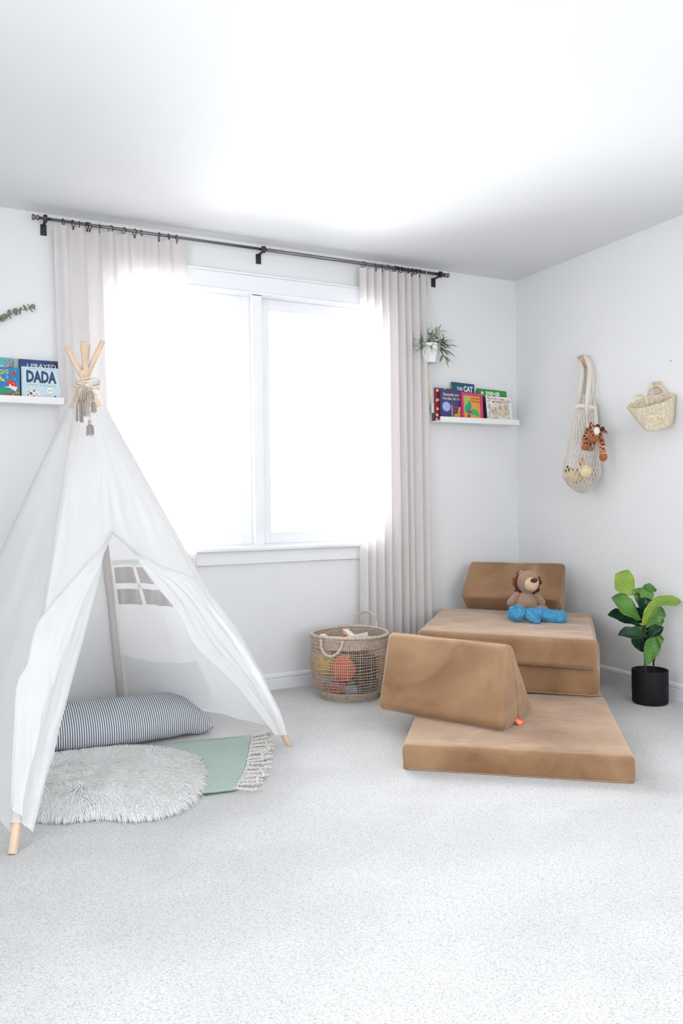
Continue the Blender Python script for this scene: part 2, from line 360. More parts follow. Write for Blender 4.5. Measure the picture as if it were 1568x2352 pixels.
def curtain(label, xt0, xt1, xb0, xb1, folds, amp, ph, zt=2.370, zb=.012):
    t = thing('curtain', label, 'curtain', ((xt0+xt1)/2, RY, 0))
    def fn(u, v, off=0):
        s = min(1, v*3); xa = xt0+(xb0-xt0)*v; xb = xt1+(xb1-xt1)*v
        uu = u+.012*fnoise(u*5, v*2, ph)*s
        w = 2*PI*folds*u+ph+1.2*fnoise(u*4, v*.5, ph+3)
        y = RY+amp*(.8+.4*fnoise(u*4, v*1.0, ph+9))*(math.sin(w)+.25*math.sin(2*w+1))*(.75+.25*v)*(.75+.8*abs(fnoise(u*6.3, ph, 7)))
        x = xa+(xb-xa)*uu+.25*amp*math.cos(w)
        z = zt+(zb-zt)*v-(.008*abs(math.sin(w/2)) if v < .01 else 0)
        return (x, y+off, z)
    b = MB(); b.grid(fn, folds*14, 44); b.build('fabric', M['curtain'], t)
    b = MB(); b.grid(lambda u, v: fn(u, v*.052, .003), folds*14, 3); b.build('header_band', M['curtain'], t)
    for k in range(folds):
        u0 = (k+.62)/folds; b = MB(); b.grid(lambda u, v: fn(min(u0+.22/folds*u, 1), .006+v*.034, .005), 3, 3); b.build('back_tab', M['curtain'], t)
    return t
curtain('wide sheer white curtain drawn over the left part of the window', -2.835, -2.195, -2.80, -2.14, 9, .025, .4)
curtain('narrow gathered sheer white curtain at the right end of the rod', -1.172, -.728, -1.20, -.70, 9, .026, 1.7)

# ------------------------------------------------------------------ tent
A0 = np.array([-2.80, -.80, 1.52])
FT = {'FL': np.array([-3.156, -1.561, 0]), 'FR': np.array([-2.03, -.987, 0]), 'BR': np.array([-2.55, -.12, 0]), 'BL': np.array([-3.455, -.33, 0])}
TOPS = {'FL': (-2.783, -.717, 1.683), 'FR': (-2.877, -.782, 1.652), 'BR': (-2.826, -.863, 1.663), 'BL': None}
TOPS = {k: (np.array(v) if v is not None else None) for k, v in TOPS.items()}
_d = ray(237, 782); _best = min((np.linalg.norm(np.cross(CAM+_d*k-FT['BL'], A0-FT['BL']))/np.linalg.norm(CAM+_d*k-FT['BL']), k) for k in np.linspace(2.6, 3.8, 400))
TOPS['BL'] = CAM+_d*_best[1]
def PL(k, z): t = z/TOPS[k][2]; return lerp(FT[k], TOPS[k], t)
tent = thing('teepee_tent', 'white cotton play teepee on four pine poles in front of the window', 'tent', (-2.80, -.80, 0))
for k in FT:
    b = MB(); P = [PL(k, z) for z in (0.0, .5, 1.0, TOPS[k][2]-.004, TOPS[k][2])]; b.tube(P, [.0135, .013, .0125, .0115, .008], 8); b.build('pole', M['pine'], tent, smooth=False, bevel=.0012)
cen = np.array([-2.80, -.76, 0])
ZT = 1.405
def outward(a, b_):
    n = np.cross(FT[b_]-FT[a], A0-FT[a]); n /= np.linalg.norm(n)
    return n if np.dot(n, FT[a]-A0*[1, 1, 0]) > 0 else -n
for k in FT:                                        # cloth sleeves that hold the poles
    off = (FT[k]-cen); off /= np.linalg.norm(off)
    zb = .075 if k in ('FL', 'FR') else .05
    b = MB(); b.tube([PL(k, z)+off*.001 for z in np.linspace(zb, ZT+.01, 14)], [(.019 if k[0] == 'F' else .0172)+.002*fnoise(i*.9, ord(k[0]), ord(k[1])) for i in range(14)], 12, cap=False)
    b.build('pole_sleeve', M['canvas'], tent)
def panel_pt(a, b_, zt, zb, u, v, sag, wr, seed, hem=.0):
    z = zt+(zb-zt)*v+hem*math.sin(PI*u)*v
    p = lerp(PL(a, z), PL(b_, z), u); n = outward(a, b_)
    q = p+n*(.014*(1-math.sin(PI*u)) - sag*math.sin(PI*u)*math.sin(PI*min(v, .95))**.7)
    q = q+n*wr*v**.5*(fnoise(u*6, v*2.2, seed)+.5*fnoise(u*14, v*3, seed+5))*math.sin(PI*u)**.5
    return q
def side(name, a, b_, **k):
    b = MB(); b.grid(lambda u, v: panel_pt(a, b_, ZT, k.get('zb', .04), u, v, k.get('sag', .03), k.get('wr', .018), k.get('seed', 1), k.get('hem', .03)), 36, 50, skip=k.get('skip'))
    return b.build(name, M['canvas'], tent)
side('left_panel', 'FL', 'BL', seed=2, zb=.05, hem=.01); side('rear_panel', 'BL', 'BR', seed=4)
# right panel with the little window
NR = outward('BR', 'FR')
def to_uv(x, y, a, b_, zt, zb):
    p = onp(outward(a, b_), FT[a], x, y); z = p[2]; l = PL(a, z); r = PL(b_, z); u = np.dot(p-l, r-l)/np.dot(r-l, r-l); return u, (z-zt)/(zb-zt)
RB = .055
wc = [to_uv(x, y, 'BR', 'FR', ZT, RB) for x, y in ((252, 1300), (350, 1300), (283, 1412), (398, 1398))]
v0, v1 = (wc[0][1]+wc[1][1])/2, (wc[2][1]+wc[3][1])/2; u0 = .06; u1 = .74
def wskip(u, v):
    z = ZT+(RB-ZT)*v; return v0 < v < v1 and u0 < u < u1
rp_ = lambda u, v: panel_pt('BR', 'FR', ZT, RB, u, v, .02, .016, 7, .05)
b = MB(); b.grid(rp_, 36, 50, skip=wskip); b.build('right_panel', M['canvas'], tent)
wf = MB()
def strip(ua, va, ub, vb, w, mb, off=-.004, seg=14):
    mb.grid(lambda s, t: (lambda p, q: p+(q-p)*0)(np.array(rp_(ua+(ub-ua)*s+(w*(t-.5) if abs(ub-ua) < abs(vb-va) else 0), va+(vb-va)*s+(w*(t-.5)*.45 if abs(ub-ua) >= abs(vb-va) else 0)))+NR*off, 0), seg, 2)
for (ua, va, ub, vb) in ((u0, v0, u1, v0), (u0, v1, u1, v1), (u0, v0, u0, v1), (u1, v0, u1, v1)): strip(ua, va, ub, vb, .055, wf)
wfr = wf.build('window_frame', M['canvas'], tent)
b = MB(); strip(u0, (v0+v1)/2, u1, (v0+v1)/2, .045, b, -.006); strip((u0+u1)/2, v0, (u0+u1)/2, v1, .036, b, -.008); b.build('window_cross', M['canvas'], wfr)
pv0 = to_uv(275, 1505, 'BR', 'FR', ZT, RB)[1]
b = MB(); b.grid(lambda s, t: np.array(rp_(.06+.62*s, pv0+.02*math.sin(PI*s)+(.975-pv0)*t))-NR*(.008+.012*math.sin(PI*s)*(1-t)), 22, 10); b.build('pocket', M['canvas'], tent)
# front panel above the entrance and the two tied-back flaps
NF = outward('FL', 'FR')
def fp(x, y, off=0): return onp(NF, FT['FL']+NF*off, x, y)
edge = [(100, 1420), (128, 1378), (170, 1332), (205, 1292), (241, 1250), (257, 1220), (283, 1243), (310, 1266), (345, 1287), (380, 1303), (415, 1318), (452, 1334)]
top = [PL('FL', ZT), PL('FR', ZT)]
def front(u, v):
    t = lerp(PL('FL', ZT), PL('FR', ZT), u)+NF*.018; e = fp(*along(edge, u), .018)
    p = lerp(t, e, v); return p+NF*(.012*fnoise(u*6, v*3, 1)+.006*fnoise(u*16, v*4, 3))*v*math.sin(PI*u)**.5
b = MB(); b.grid(front, 44, 36); b.build('front_panel', M['canvas'], tent)
b = MB(); b.tube([np.array(front(u, 1))+NF*.001 for u in np.linspace(0, 1, 60)], .0022, 6); b.build('front_hem', M['canvas2'], tent)
def flap(L, R, offs, fold, nf, seed, nu=40, nv=64, bulge=.03):
    Ls = smoothpath([fp(*p, offs[0]) for p in L], nv); Rs = smoothpath([fp(*p, offs[1]) for p in R], nv)
    def fn(u, v):
        i = int(round(v*nv)); p = lerp(Ls[i], Rs[i], u); env = math.sin(PI*u)**.7
        return p+NF*env*(bulge*math.sin(PI*v)+fold*v**.5*(math.sin(2*PI*nf*u+2.2*v+seed)+.8*fnoise(u*4, v*5, seed))+.010*fnoise(u*9, v*9, seed+2))
    b = MB(); b.grid(fn, nu, nv); o = b.build('entrance_flap', M['canvas'], tent)
    for s in (0, 1):
        b = MB(); b.tube([np.array(fn(s, i/nv)) for i in range(nv+1)], .0022, 6); b.build('hem', M['canvas2'], o)
    return o
flap([(257, 1220), (241, 1250), (170, 1332), (120, 1390), (89, 1430), (74, 1475), (64, 1525), (40, 1575), (33, 1680), (29, 1760), (27, 1855)],
     [(257, 1222), (240, 1262), (224, 1340), (203, 1420), (176, 1520), (150, 1618), (136, 1671), (122, 1734), (106, 1783), (90, 1850), (74, 1912)], (.03, .045), .013, 1.6, 2.0)
flap([(257, 1220), (310, 1267), (380, 1303), (446, 1328), (485, 1370), (518, 1412), (552, 1460), (580, 1511), (602, 1550), (620, 1591), (643, 1636), (658, 1688)],
     [(258, 1222), (305, 1268), (332, 1308), (360, 1346), (406, 1404), (446, 1480), (490, 1525), (535, 1569), (565, 1602), (590, 1634), (612, 1662), (632, 1689)], (.03, .012), .009, 1.3, 5.0, bulge=.012)
# cord, beads and tassels round the crossing
gar = thing('tassel_garland', 'beige cotton tassel garland wound round the crossed pole tops of the teepee', 'garland', (A0[0], A0[1], 1.5))
b = MB()
for k in range(5):
    zz = A0[2]-.03+.008*k; b.tube([(A0[0]-.002+(.046+.004*math.sin(3*a+k))*math.cos(a), A0[1]+(.046+.004*math.sin(3*a+k))*math.sin(a), zz+.006*math.sin(2*a+k)) for a in np.linspace(0, 2*PI, 28, endpoint=False)], .0024, 6, closed=True)
def tasseltop(x, y, d=2.93): return dep(d, x, y)
TS = [((182, 905), (183, 968), 9, 0), ((196, 902), (199, 955), 9, 0), ((206, 890), (210, 915), 8, 0), ((213, 915), (216, 946), 7, 0), ((206, 966), (207, 998), 11, 1), ((193, 885), (190, 920), 7, 0)]
for (tx, ty), (bx_, by_), w, long_ in TS:
    s0 = dep(2.90, 203 if not long_ else 200, 872); p = dep(2.90, tx, ty)
    c_ = MB(); c_.tube(smoothpath([s0, lerp(s0, p, .5)+np.array([.008, -.01, -.004]), p], 10), .0013, 5); c_.build('hanging_cord', M['cream'], gar)
b.build('wound_cord', M['cream'], gar)
for i, ((tx, ty), (bx_, by_), w, long_) in enumerate(TS):
    p = dep(2.90, tx, ty); q = dep(2.89, bx_, by_); R_ = w/620.
    b = MB(); b.ball(p-np.array([0, 0, .004]), (.0065, .0065, .009), n=10, m=6); b.tube([p-np.array([0, 0, .011]), p-np.array([0, 0, .015])], .0062, 10)
    for j in range(26):
        a = rng.uniform(0, 2*PI); rr = R_*math.sqrt(rng.uniform(.1, 1))
        e = q+np.array([math.cos(a)*rr, math.sin(a)*rr, rng.uniform(-.006, .004)]); m_ = lerp(p, e, .4)+np.array([math.cos(a)*rr*.45, math.sin(a)*rr*.45, 0])
        b.tube([p-np.array([0, 0, .012]), m_, e], .0013, 4)
    b.build('tassel', M['jute'], gar)
for x, y in ((190, 853), (191, 858), (177, 866), (169, 895), (213, 880), (214, 890), (214, 899), (221, 906), (206, 952), (205, 958)): b = MB(); b.ball(dep(2.885, x, y), .0045, n=10, m=6); b.build('bead', M['bead'], gar)

# ------------------------------------------------------------------ ledges, books, eucalyptus
def ledge(label, x0, x1, z):
    t = thing('picture_ledge', label, 'shelf', ((x0+x1)/2, -.055, z))
    b = MB(); b.box((x0, -.108, z-.007), (x1, 0, z+.007)); b.build('shelf_board', M['shelfw'], t, smooth=False, bevel=.0015)
    b = MB(); b.box((x0, -.118, z-.007), (x1, -.106, z+.026)); b.build('front_lip', M['shelfw'], t, smooth=False, bevel=.0015)
    b = MB(); b.box((x0, -.014, z+.007), (x1, -.001, z+.05)); b.build('back_rail', M['shelfw'], t, smooth=False, bevel=.0015)
ledge('white picture ledge with books between right curtain and room corner', -.665, -.075, 1.506)
ledge('white picture ledge with books left of the left curtain', -3.55, -2.80, 1.512)
def text_geo(s, size, bold=.0, slant=0):
    c = bpy.data.curves.new('t', 'FONT'); c.body = s; c.size = size; c.offset = bold; c.shear = slant; c.resolution_u = 2
    o = bpy.data.objects.new('t', c); COL.objects.link(o); dg = bpy.context.evaluated_depsgraph_get()
    me = bpy.data.meshes.new_from_object(o.evaluated_get(dg)); V = np.array([v.co[:] for v in me.vertices]); F = [tuple(p.vertices) for p in me.polygons]
    bpy.data.objects.remove(o); bpy.data.curves.remove(c); bpy.data.meshes.remove(me); return V, F
def book(label, x, yb, zb, w, h, t, cover, art=(), lean=8, roll=0, yaw=0, rad=.004, group=None, spine=None):
    """front cover at local y=0 facing the room; x = left edge of the foot"""
    T = thing('book', label, 'book', (x, yb, zb), group, (-math.radians(lean), math.radians(roll), math.radians(yaw)))
    cc = 2.0/1000 if t > .006 else t/3
    b = MB(); n = 5
    def sheet(y0, y1):
        P = [(0, 0), (w-rad, 0)]+[(w-rad+rad*math.sin(a), rad-rad*math.cos(a)) for a in np.linspace(0, PI/2, n)]+[(w-rad+rad*math.cos(a), h-rad+rad*math.sin(a)) for a in np.linspace(0, PI/2, n)]+[(0, h)]
        k = len(P); V = [(p, y0, q) for p, q in P]+[(p, y1, q) for p, q in P]
        b.add(V, [tuple(range(k)), tuple(range(2*k-1, k-1, -1))]+[(i, (i+1) % k+0, (i+1) % k+k, i+k) for i in range(k)])
    sheet(0, cc); sheet(t-cc, t); b.box((-.001, 0, 0), (cc, t, h)); b.build('cover', cm(cover), T, smooth=False, local=True)
    b = MB(); b.box((cc, cc, .002), (w-.003, t-cc, h-.002)); b.build('pages', M['paper'], T, smooth=False, local=True)
    if art:
        mats = []; b = MB()
        for k, it in enumerate(art):
            y = -.0003-min(.00012, .0014/len(art))*k; col = it[-1]
            if col not in mats: mats.append(col)
            mi = mats.index(col)
            if it[0] == 'rect': _, a, c, d, e, _c = it; b.add([(a*w, y, c*h), (d*w, y, c*h), (d*w, y, e*h), (a*w, y, e*h)], [(0, 1, 2, 3)], mi)
            elif it[0] == 'disc':
                _, a, c, r, _c = it; b.add([(a*w+r*w*math.cos(q), y, c*h+r*w*math.sin(q)) for q in np.linspace(0, 2*PI, 18, endpoint=False)], [tuple(range(18))], mi)
            elif it[0] == 'poly': _, P, _c = it; b.add([(p*w, y, q*h) for p, q in P], [tuple(range(len(P)))], mi)
            elif it[0] == 'text':
                _, s, a, c, tw, th, bold, _c = it; V, F = text_geo(s, 1.0, bold)
                mn, mx = V.min(0), V.max(0); V = (V-mn)/(mx-mn+1e-9); b.add([(a*w+p[0]*tw*w, y, c*h+p[1]*th*h) for p in V], F, mi)
            elif it[0] == 'spine': pass
        b.build('cover_print', [cm(m_) for m_ in mats], T, smooth=False, local=True)
    if spine:
        b = MB(); V, F = text_geo(spine[0], 1.0, .02); mn, mx = V.min(0), V.max(0); V = (V-mn)/(mx-mn+1e-9)
        b.add([(-.0013, t*.2+t*.6*(1-p[1]), h*.93-p[0]*h*.8) for p in V], F); b.build('spine_print', cm(spine[1]), T, smooth=False, local=True)
    return T
def dots(n, r, col, box, seed, jit=1):
    g = np.random.default_rng(seed); return [('disc', box[0]+g.random()*(box[2]-box[0]), box[1]+g.random()*(box[3]-box[1]), r*(1-.5*g.random()), col) for _ in range(n)]
Z1 = 1.515
G = 'picture books on the right ledge'
book('thin pale blue book furthest left and rearmost on the right ledge', -.668, -.0238, Z1, .15, .212, .007, 'BFDDE6', [('rect', .0, .0, .3, .22, '4F6F5C'), ('rect', 0, .25, .12, .5, 'F3F3F0')], lean=1, roll=0, group=G)
book('red book with white hearts, behind the dark blue book', -.650, -.037, Z1, .185, .203, .009, 'B23040',
     [('disc', .12, .92, .05, 'F4E9E6'), ('disc', .42, .96, .035, 'F4E9E6'), ('disc', .68, .95, .035, 'F4E9E6'), ('disc', .09, .62, .05, 'F4E9E6'), ('disc', .14, .64, .045, 'F4E9E6'), ('disc', .1, .36, .05, 'F4E9E6'), ('disc', .07, .17, .05, 'F4E9E6'), ('disc', .05, .04, .05, 'F4E9E6')], lean=4, roll=.8, group=G)
book('dark blue book with cream serif title starting Alexander', -.629, -.072, Z1, .18, .190, .010, '3E4674',
     [('text', 'Alexander and the', .10, .80, 1.0*.82, .10, .012, 'E9E1B8'), ('text', 'Horrible, No Good', .09, .66, .82, .10, .012, 'E9E1B8'), ('disc', .22, .45, .17, '8F9BD6'), ('disc', .22, .45, .15, 'A9B4E8'),
      ('rect', .42, .08, .46, .52, 'D9A0A0'), ('rect', .50, .40, .72, .48, 'A23344'), ('rect', .50, .30, .8, .36, 'A23344'), ('poly', [(.5, .02), (.95, .02), (.92, .34), (.7, .38), (.66, .24), (.52, .22)], 'D8A92C'), ('disc', .78, .40, .07, 'E6D9C8'), ('rect', .40, .02, .5, .12, 'B33A3A')], lean=5, roll=.8, group=G)
book('tall teal book titled THE CAT, tallest on the right ledge', -.535, -.058, Z1, .165, .243, .014, '22566B',
     [('text', 'THE', .20, .80, .25, .085, .02, 'F4F6F4'), ('text', 'CAT', .50, .78, .42, .15, .03, 'F4F6F4'), ('text', 'IN', .60, .67, .14, .05, .02, 'F4F6F4')], lean=5, roll=2.5, group=G, spine=('The Cat in the', 'E8ECEA'))
book('small square pink-edged board book with green palm tree and titled Chicka', -.492, -.094, Z1, .158, .178, .013, 'D5246E',
     [('rect', .10, .03, .86, .90, 'E8A048'), ('poly', [(.10, .9), (.30, .9), (.14, .3), (.10, .3)], '94C16A'), ('text', 'Chicka', .42, .78, .42, .085, .02, '8E2A35'), ('text', 'Chicka', .42, .67, .42, .085, .02, '8E2A35'), ('text', 'Boom', .45, .56, .30, .07, .02, 'C9B04A'), ('text', 'Boom', .45, .46, .30, .07, .02, 'C9B04A'),
      ('poly', [(.18, .56), (.28, .60), (.32, .76), (.42, .66), (.46, .50), (.38, .38), (.30, .24), (.20, .26), (.14, .40)], '2E9E76'), ('poly', [(.42, .40), (.55, .45), (.72, .40), (.84, .22), (.72, .19), (.55, .24), (.42, .20)], '42AE6E'), ('poly', [(.2, .03), (.3, .03), (.38, .24), (.3, .26)], '6A3B2C'),
      ('disc', .37, .33, .07, '9C2F38'), ('disc', .30, .15, .08, 'A83440'), ('text', 'bill martin jr', .45, .05, .38, .045, .01, '9A5A2A')]+[('disc', .04+.92*i/13, .955, .011, 'F3D3E2') for i in range(14)]+[('disc', .93, .04+.9*i/14, .011, 'F3D3E2') for i in range(14)]+[('disc', .05, .04+.9*i/14, .011, 'F3D3E2') for i in range(14)], lean=6, roll=2, rad=.016, group=G)
book('wide green book titled pop-up at the right end of the right ledge', -.335, -.050, Z1, .222, .214, .012, '3F9444',
     [('rect', .10, .84, .18, .92, 'E8DCC8'), ('text', 'pop-up', .27, .775, .48, .17, .03, 'F6F6F2')]+dots(24, .006, '79B56A', (.05, .6, .95, .97), 5), lean=5, roll=2, rad=.01, group=G)
monk = []
_g = np.random.default_rng(11)
for i in range(190):
    a_, c_ = _g.random(), _g.random()
    if .17 < a_ < .78 and c_ > .64: continue
    monk.append(('disc', .07+.86*a_, .08+.84*c_, .018+.04*_g.random(), ['E3D2A0', 'D8B088', 'C6CAE0', 'E2C0BC', 'B4C8CE', 'F0E4C4', 'C4A27E', 'E7E0EE'][i % 8]))
for i in range(60):
    a_, c_ = .03+.9*_g.random(), .03+.6*_g.random(); an = _g.random()*3.1; l_ = .02+.03*_g.random()
    monk.append(('poly', [(a_, c_), (a_+l_*math.cos(an), c_+l_*math.sin(an)), (a_+l_*math.cos(an)+.006, c_+l_*math.sin(an)+.008), (a_+.006, c_+.008)], ['5D4A45', '7D5B4A', '6C6A80'][i % 3]))
book('white illustrated book titled FIVE Little MONKEYS in front of the green one', -.312, -.100, Z1+.002, .200, .164, .010, 'EDEBE6',
     monk+[('poly', [(.20, .68), (.78, .70), (.74, .97), (.22, .98)], 'F6F4F0'), ('text', 'FIVE Little', .24, .85, .50, .10, .02, 'B23038'), ('text', 'MONKEYS', .26, .73, .50, .10, .03, 'B23038'), ('text', 'Jumping on the Bed', .28, .665, .46, .04, .005, '6C6A68')], lean=9, roll=1.5, group=G)
b_ = [o for o in COL.objects if o.name.startswith('book') and o.type == 'EMPTY'][-1]
mb = MB(); mb.box((-.004, -.0006, -.004), (.004, .0104, .16)); mb.box((-.004, -.0008, -.004), (.199, .0104, .004)); mb.build('binding', cm('2A2034'), b_, smooth=False, local=True)
Z2 = 1.521; G = 'picture books on the left ledge'
book('turquoise book with red berries, rear row at the photo left edge', -3.16, -.024, Z2, .142, .208, .010, '62B8C0',
     [('text', 'and all', .62, .76, .26, .09, .005, 'E8F4F4')]+dots(16, .028, 'B83A50', (.74, .72, .97, .97), 3)+dots(6, .03, 'D8828E', (.74, .74, .97, .95), 8), lean=3, group=G)
book('grey picture book between the turquoise and the starry blue books', -3.012, -.024, Z2, .10, .207, .008, 'B9BDBB',
     [('poly', [(.35, .78), (.5, .88), (.62, .98), (.5, 1), (.28, 1), (.2, .9)], '8C938F'), ('poly', [(.5, .72), (.62, .86), (.72, .86), (.78, .74)], '4A4A3E'), ('disc', .63, .8, .07, 'C9C79A')], lean=3, rad=.006, group=G)
book('starry night blue book titled I PRAYED behind the DADA book', -2.990, -.040, Z2, .180, .204, .012, '2B4578',
     [('rect', .6, 0, 1-.03, .97, '2C3360'), ('rect', .08, 0, .6, .9, '30508C'), ('text', 'I PRAYED', .20, .80, .72, .11, .004, 'E9EEF4')]+dots(16, .012, 'C8D8EC', (.04, .5, .95, .97), 21), lean=4, rad=.008, group=G)
book('pale blue book titled DADA with two spotted cows', -2.984, -.082, Z2, .175, .166, .014, 'CFE3EA',
     [('text', "YOUR BABY'S FIRST WORD WILL BE", .13, .935, .72, .03, .0, '7A94A6'), ('text', 'DADA', .12, .54, .77, .36, .05, '2F4C6E'), ('text', 'JIMMY FALLON', .12, .425, .76, .075, -.006, '93ABBA'),
      ('poly', [(.09, 0), (.09, .14), (.14, .26), (.24, .31), (.38, .31), (.46, .26), (.5, .14), (.49, 0)], 'EDEDEC'), ('disc', .23, .22, .036, '4A4A4E'), ('disc', .15, .18, .02, '4A4A4E'), ('disc', .21, .10, .028, '4A4A4E'), ('disc', .32, .06, .03, '4A4A4E'), ('disc', .31, .30, .026, '4A4A4E'), ('disc', .17, .26, .016, '4A4A4E'), ('disc', .30, .15, .02, '4A4A4E'), ('disc', .38, .20, .03, '3A3A3E'), ('disc', .38, .20, .022, 'F6F6F6'), ('disc', .44, .20, .024, 'F6F6F6'), ('disc', .44, .10, .055, 'E8A8AE'), ('disc', .41, .10, .01, '8A4A55'), ('disc', .46, .10, .01, '8A4A55'),
      ('disc', .72, .33, .085, 'F3F5F5'), ('text', 'MOO', .68, .315, .10, .03, .02, '3A3A3E'), ('poly', [(.66, 0), (.66, .12), (.72, .17), (.85, .17), (.92, .10), (.92, 0)], 'EDEDEC'), ('disc', .84, .16, .024, '4A4A4E'), ('disc', .86, .09, .016, '4A4A4E'), ('disc', .80, .05, .022, '4A4A4E'), ('disc', .74, .12, .024, 'F6F6F6'), ('disc', .79, .12, .012, '4A4A4E'), ('disc', .68, .05, .045, 'E8A8AE')], lean=8, roll=.5, group=G)
book('bright blue book titled ending IGHT, cut by the photo left edge', -3.175, -.074, Z2, .184, .158, .012, '2484B4',
     [('poly', [(0, 0), (.8, 0), (.8, .26), (.62, .22), (.4, .08), (0, .2)], 'C9362E'), ('poly', [(.35, .06), (.8, .25), (.72, .36), (.45, .38), (.2, .36), (.1, .2)], '249A72'), ('poly', [(.3, .3), (.44, .34), (.5, .24), (.44, .12), (.30, .24)], 'EE9C94'), ('poly', [(.70, .62), (.82, .62), (.93, .50), (.95, .30), (.88, .26), (.72, .42)], 'D9372F'),
      ('poly', [(.60, .40), (.76, .38), (.90, .28), (.94, .42), (.80, .44), (.76, .52), (.74, .42)], 'F2F2F4'), ('poly', [(.46, .70), (.54, .70), (.66, .58), (.60, .56)], 'E8CC48'), ('disc', .84, .82, .055, 'D02C34'), ('poly', [(.82, .0), (1, 0), (1, .26), (.92, .27), (.82, .2)], 'A8A032'), ('disc', .89, .19, .02, '26261C'), ('disc', .95, .19, .02, '26261C'), ('text', 'GOODNIGHT', .10, .78, .64, .15, .01, 'E6D24A')]+dots(46, .010, 'DCECF6', (.3, .3, 1, .97), 9), lean=7, roll=.5, group=G)
# eucalyptus sprig on the wall
t = thing('eucalyptus_sprig', 'dried grey-green eucalyptus sprig pinned to the wall above the left ledge', 'dried branch', (-3.0, -.02, 1.93))
sp = smoothpath([on(1, -.02, x, y) for x, y in ((-95, 764), (-40, 748), (0, 733), (20, 725), (40, 715), (55, 711), (76, 708))], 30)
b = MB(); b.tube(sp, [.0017-.0009*i/30 for i in range(31)], 6); b.build('twig', M['stem'], t)
def disc_leaf(c, r1, r2, ang, mb, nrm_tilt, out=-.006):
    V = [(0, 0, 0)]; n = 14
    ca, sa = math.cos(ang), math.sin(ang); ct, st = math.cos(nrm_tilt), math.sin(nrm_tilt)
    for j in range(n):
        a = 2*PI*j/n; p, q = r1*math.cos(a), r2*math.sin(a); V.append((p*ca-q*sa*ct, out+q*st+.15*(p*p+q*q)/r1, p*sa+q*ca*ct))
    mb.add(np.array(V)+np.array(c), [(0, 1+j, 1+(j+1) % n) for j in range(n)])
for x, y, a, r1, r2, tl in ((-60, 755, 1.2, .020, .015, .4), (-38, 741, 2.0, .02, .014, .9), (-16, 741, .5, .021, .017, .2), (6, 731, 1.2, .018, .015, .3), (11, 727, .3, .016, .014, .3), (21, 719, 1.6, .015, .009, .5), (23, 728, 1.9, .013, .004, 1.1), (35, 714, .6, .014, .012, .2), (37, 720, 1.4, .010, .008, .4), (47, 710, 1.4, .009, .007, .5), (46, 717, 1.6, .012, .005, .8), (57, 707, 2.1, .014, .006, .8), (59, 711, 2.0, .010, .004, .6), (66, 704, 2.1, .014, .003, 1.0), (71, 713, 2.3, .012, .003, 1.0), (75, 704, .5, .012, .011, .2), (79, 708, 1.7, .008, .003, .5)):
    b = MB(); disc_leaf(on(1, -.02, x, y), r1*1.05, r2, a, b, tl); b.build('leaf', M['euc'], t, solid=.0008)

# ------------------------------------------------------------------ tan play couch
def rcube(hx, hy, hz, r, n=10):
    g = np.unique(np.concatenate([np.linspace(-1, -.8, 4), np.linspace(-.8, .8, n), np.linspace(.8, 1, 4)])); V = []; F = []; k = len(g)
    for ax in range(3):
        for sg in (-1, 1):
            base = len(V)
            for a in g:
                for c in g:
                    p = [0, 0, 0]; p[ax] = sg; p[(ax+1) % 3] = a; p[(ax+2) % 3] = c; V.append(p)
            for i in range(k-1):
                for j in range(k-1):
                    q = (base+i*k+j, base+(i+1)*k+j, base+(i+1)*k+j+1, base+i*k+j+1); F.append(q if sg > 0 else q[::-1])
    V = np.array(V); h = np.array([hx, hy, hz])
    # spread samples so that the rounding gets its share
    P = np.sign(V)*np.where(np.abs(V) > .8, h-r+(np.abs(V)-.8)/.2*r, np.abs(V)/.8*(h-r))
    I = np.clip(P, -(h-r), h-r); D = P-I; L = np.linalg.norm(D, axis=1, keepdims=True)
    return np.where(L > 1e-9, I+D/np.maximum(L, 1e-9)*r, P), F
def slab(corners, z0, z1, r, crown=.004, seed=0, wr=.003, lean=(0, 0)):
    """corners: front-left, front-right, back-right, back-left (x, y)"""
    C = [np.array(c, float) for c in corners]; hx = (np.linalg.norm(C[1]-C[0])+np.linalg.norm(C[2]-C[3]))/4; hy = (np.linalg.norm(C[2]-C[1])+np.linalg.norm(C[3]-C[0]))/4; hz = (z1-z0)/2
    V, F = rcube(hx, hy, hz, r, 26); out = []
    for x, y, z in V:
        u, v, w = (x/hx+1)/2, (y/hy+1)/2, (z/hz+1)/2
        p = lerp(lerp(C[0], C[1], u), lerp(C[3], C[2], u), v)
        e = math.sin(PI*u)*math.sin(PI*v) if 0 < u < 1 and 0 < v < 1 else 0
        zz = z0+(z1-z0)*w+(crown*e**.5*(1 if w > .5 else 0) if e > 0 else 0)
        zz += wr*(fnoise(p[0]*7, p[1]*7, seed)+.5*fnoise(p[0]*18, p[1]*9, seed+3))*max(0, w*2-1)*(e**.5 if e > 0 else 0)
        n = wr*.8*fnoise(u*4+seed, v*4, w*2)*math.sin(PI*min(max(w, 0), 1)); p = p+(p-sum(C)/4)*n*1.6+np.array(lean)*w
        out.append((p[0], p[1], zz))
    return np.array(out), F
def slab_part(name, parent, corners, z0, z1, r, **k):
    V, F = slab(corners, z0, z1, r, **k); b = MB(); b.add(V, F); return b.build(name, M['suede'], parent, merge=1e-5)
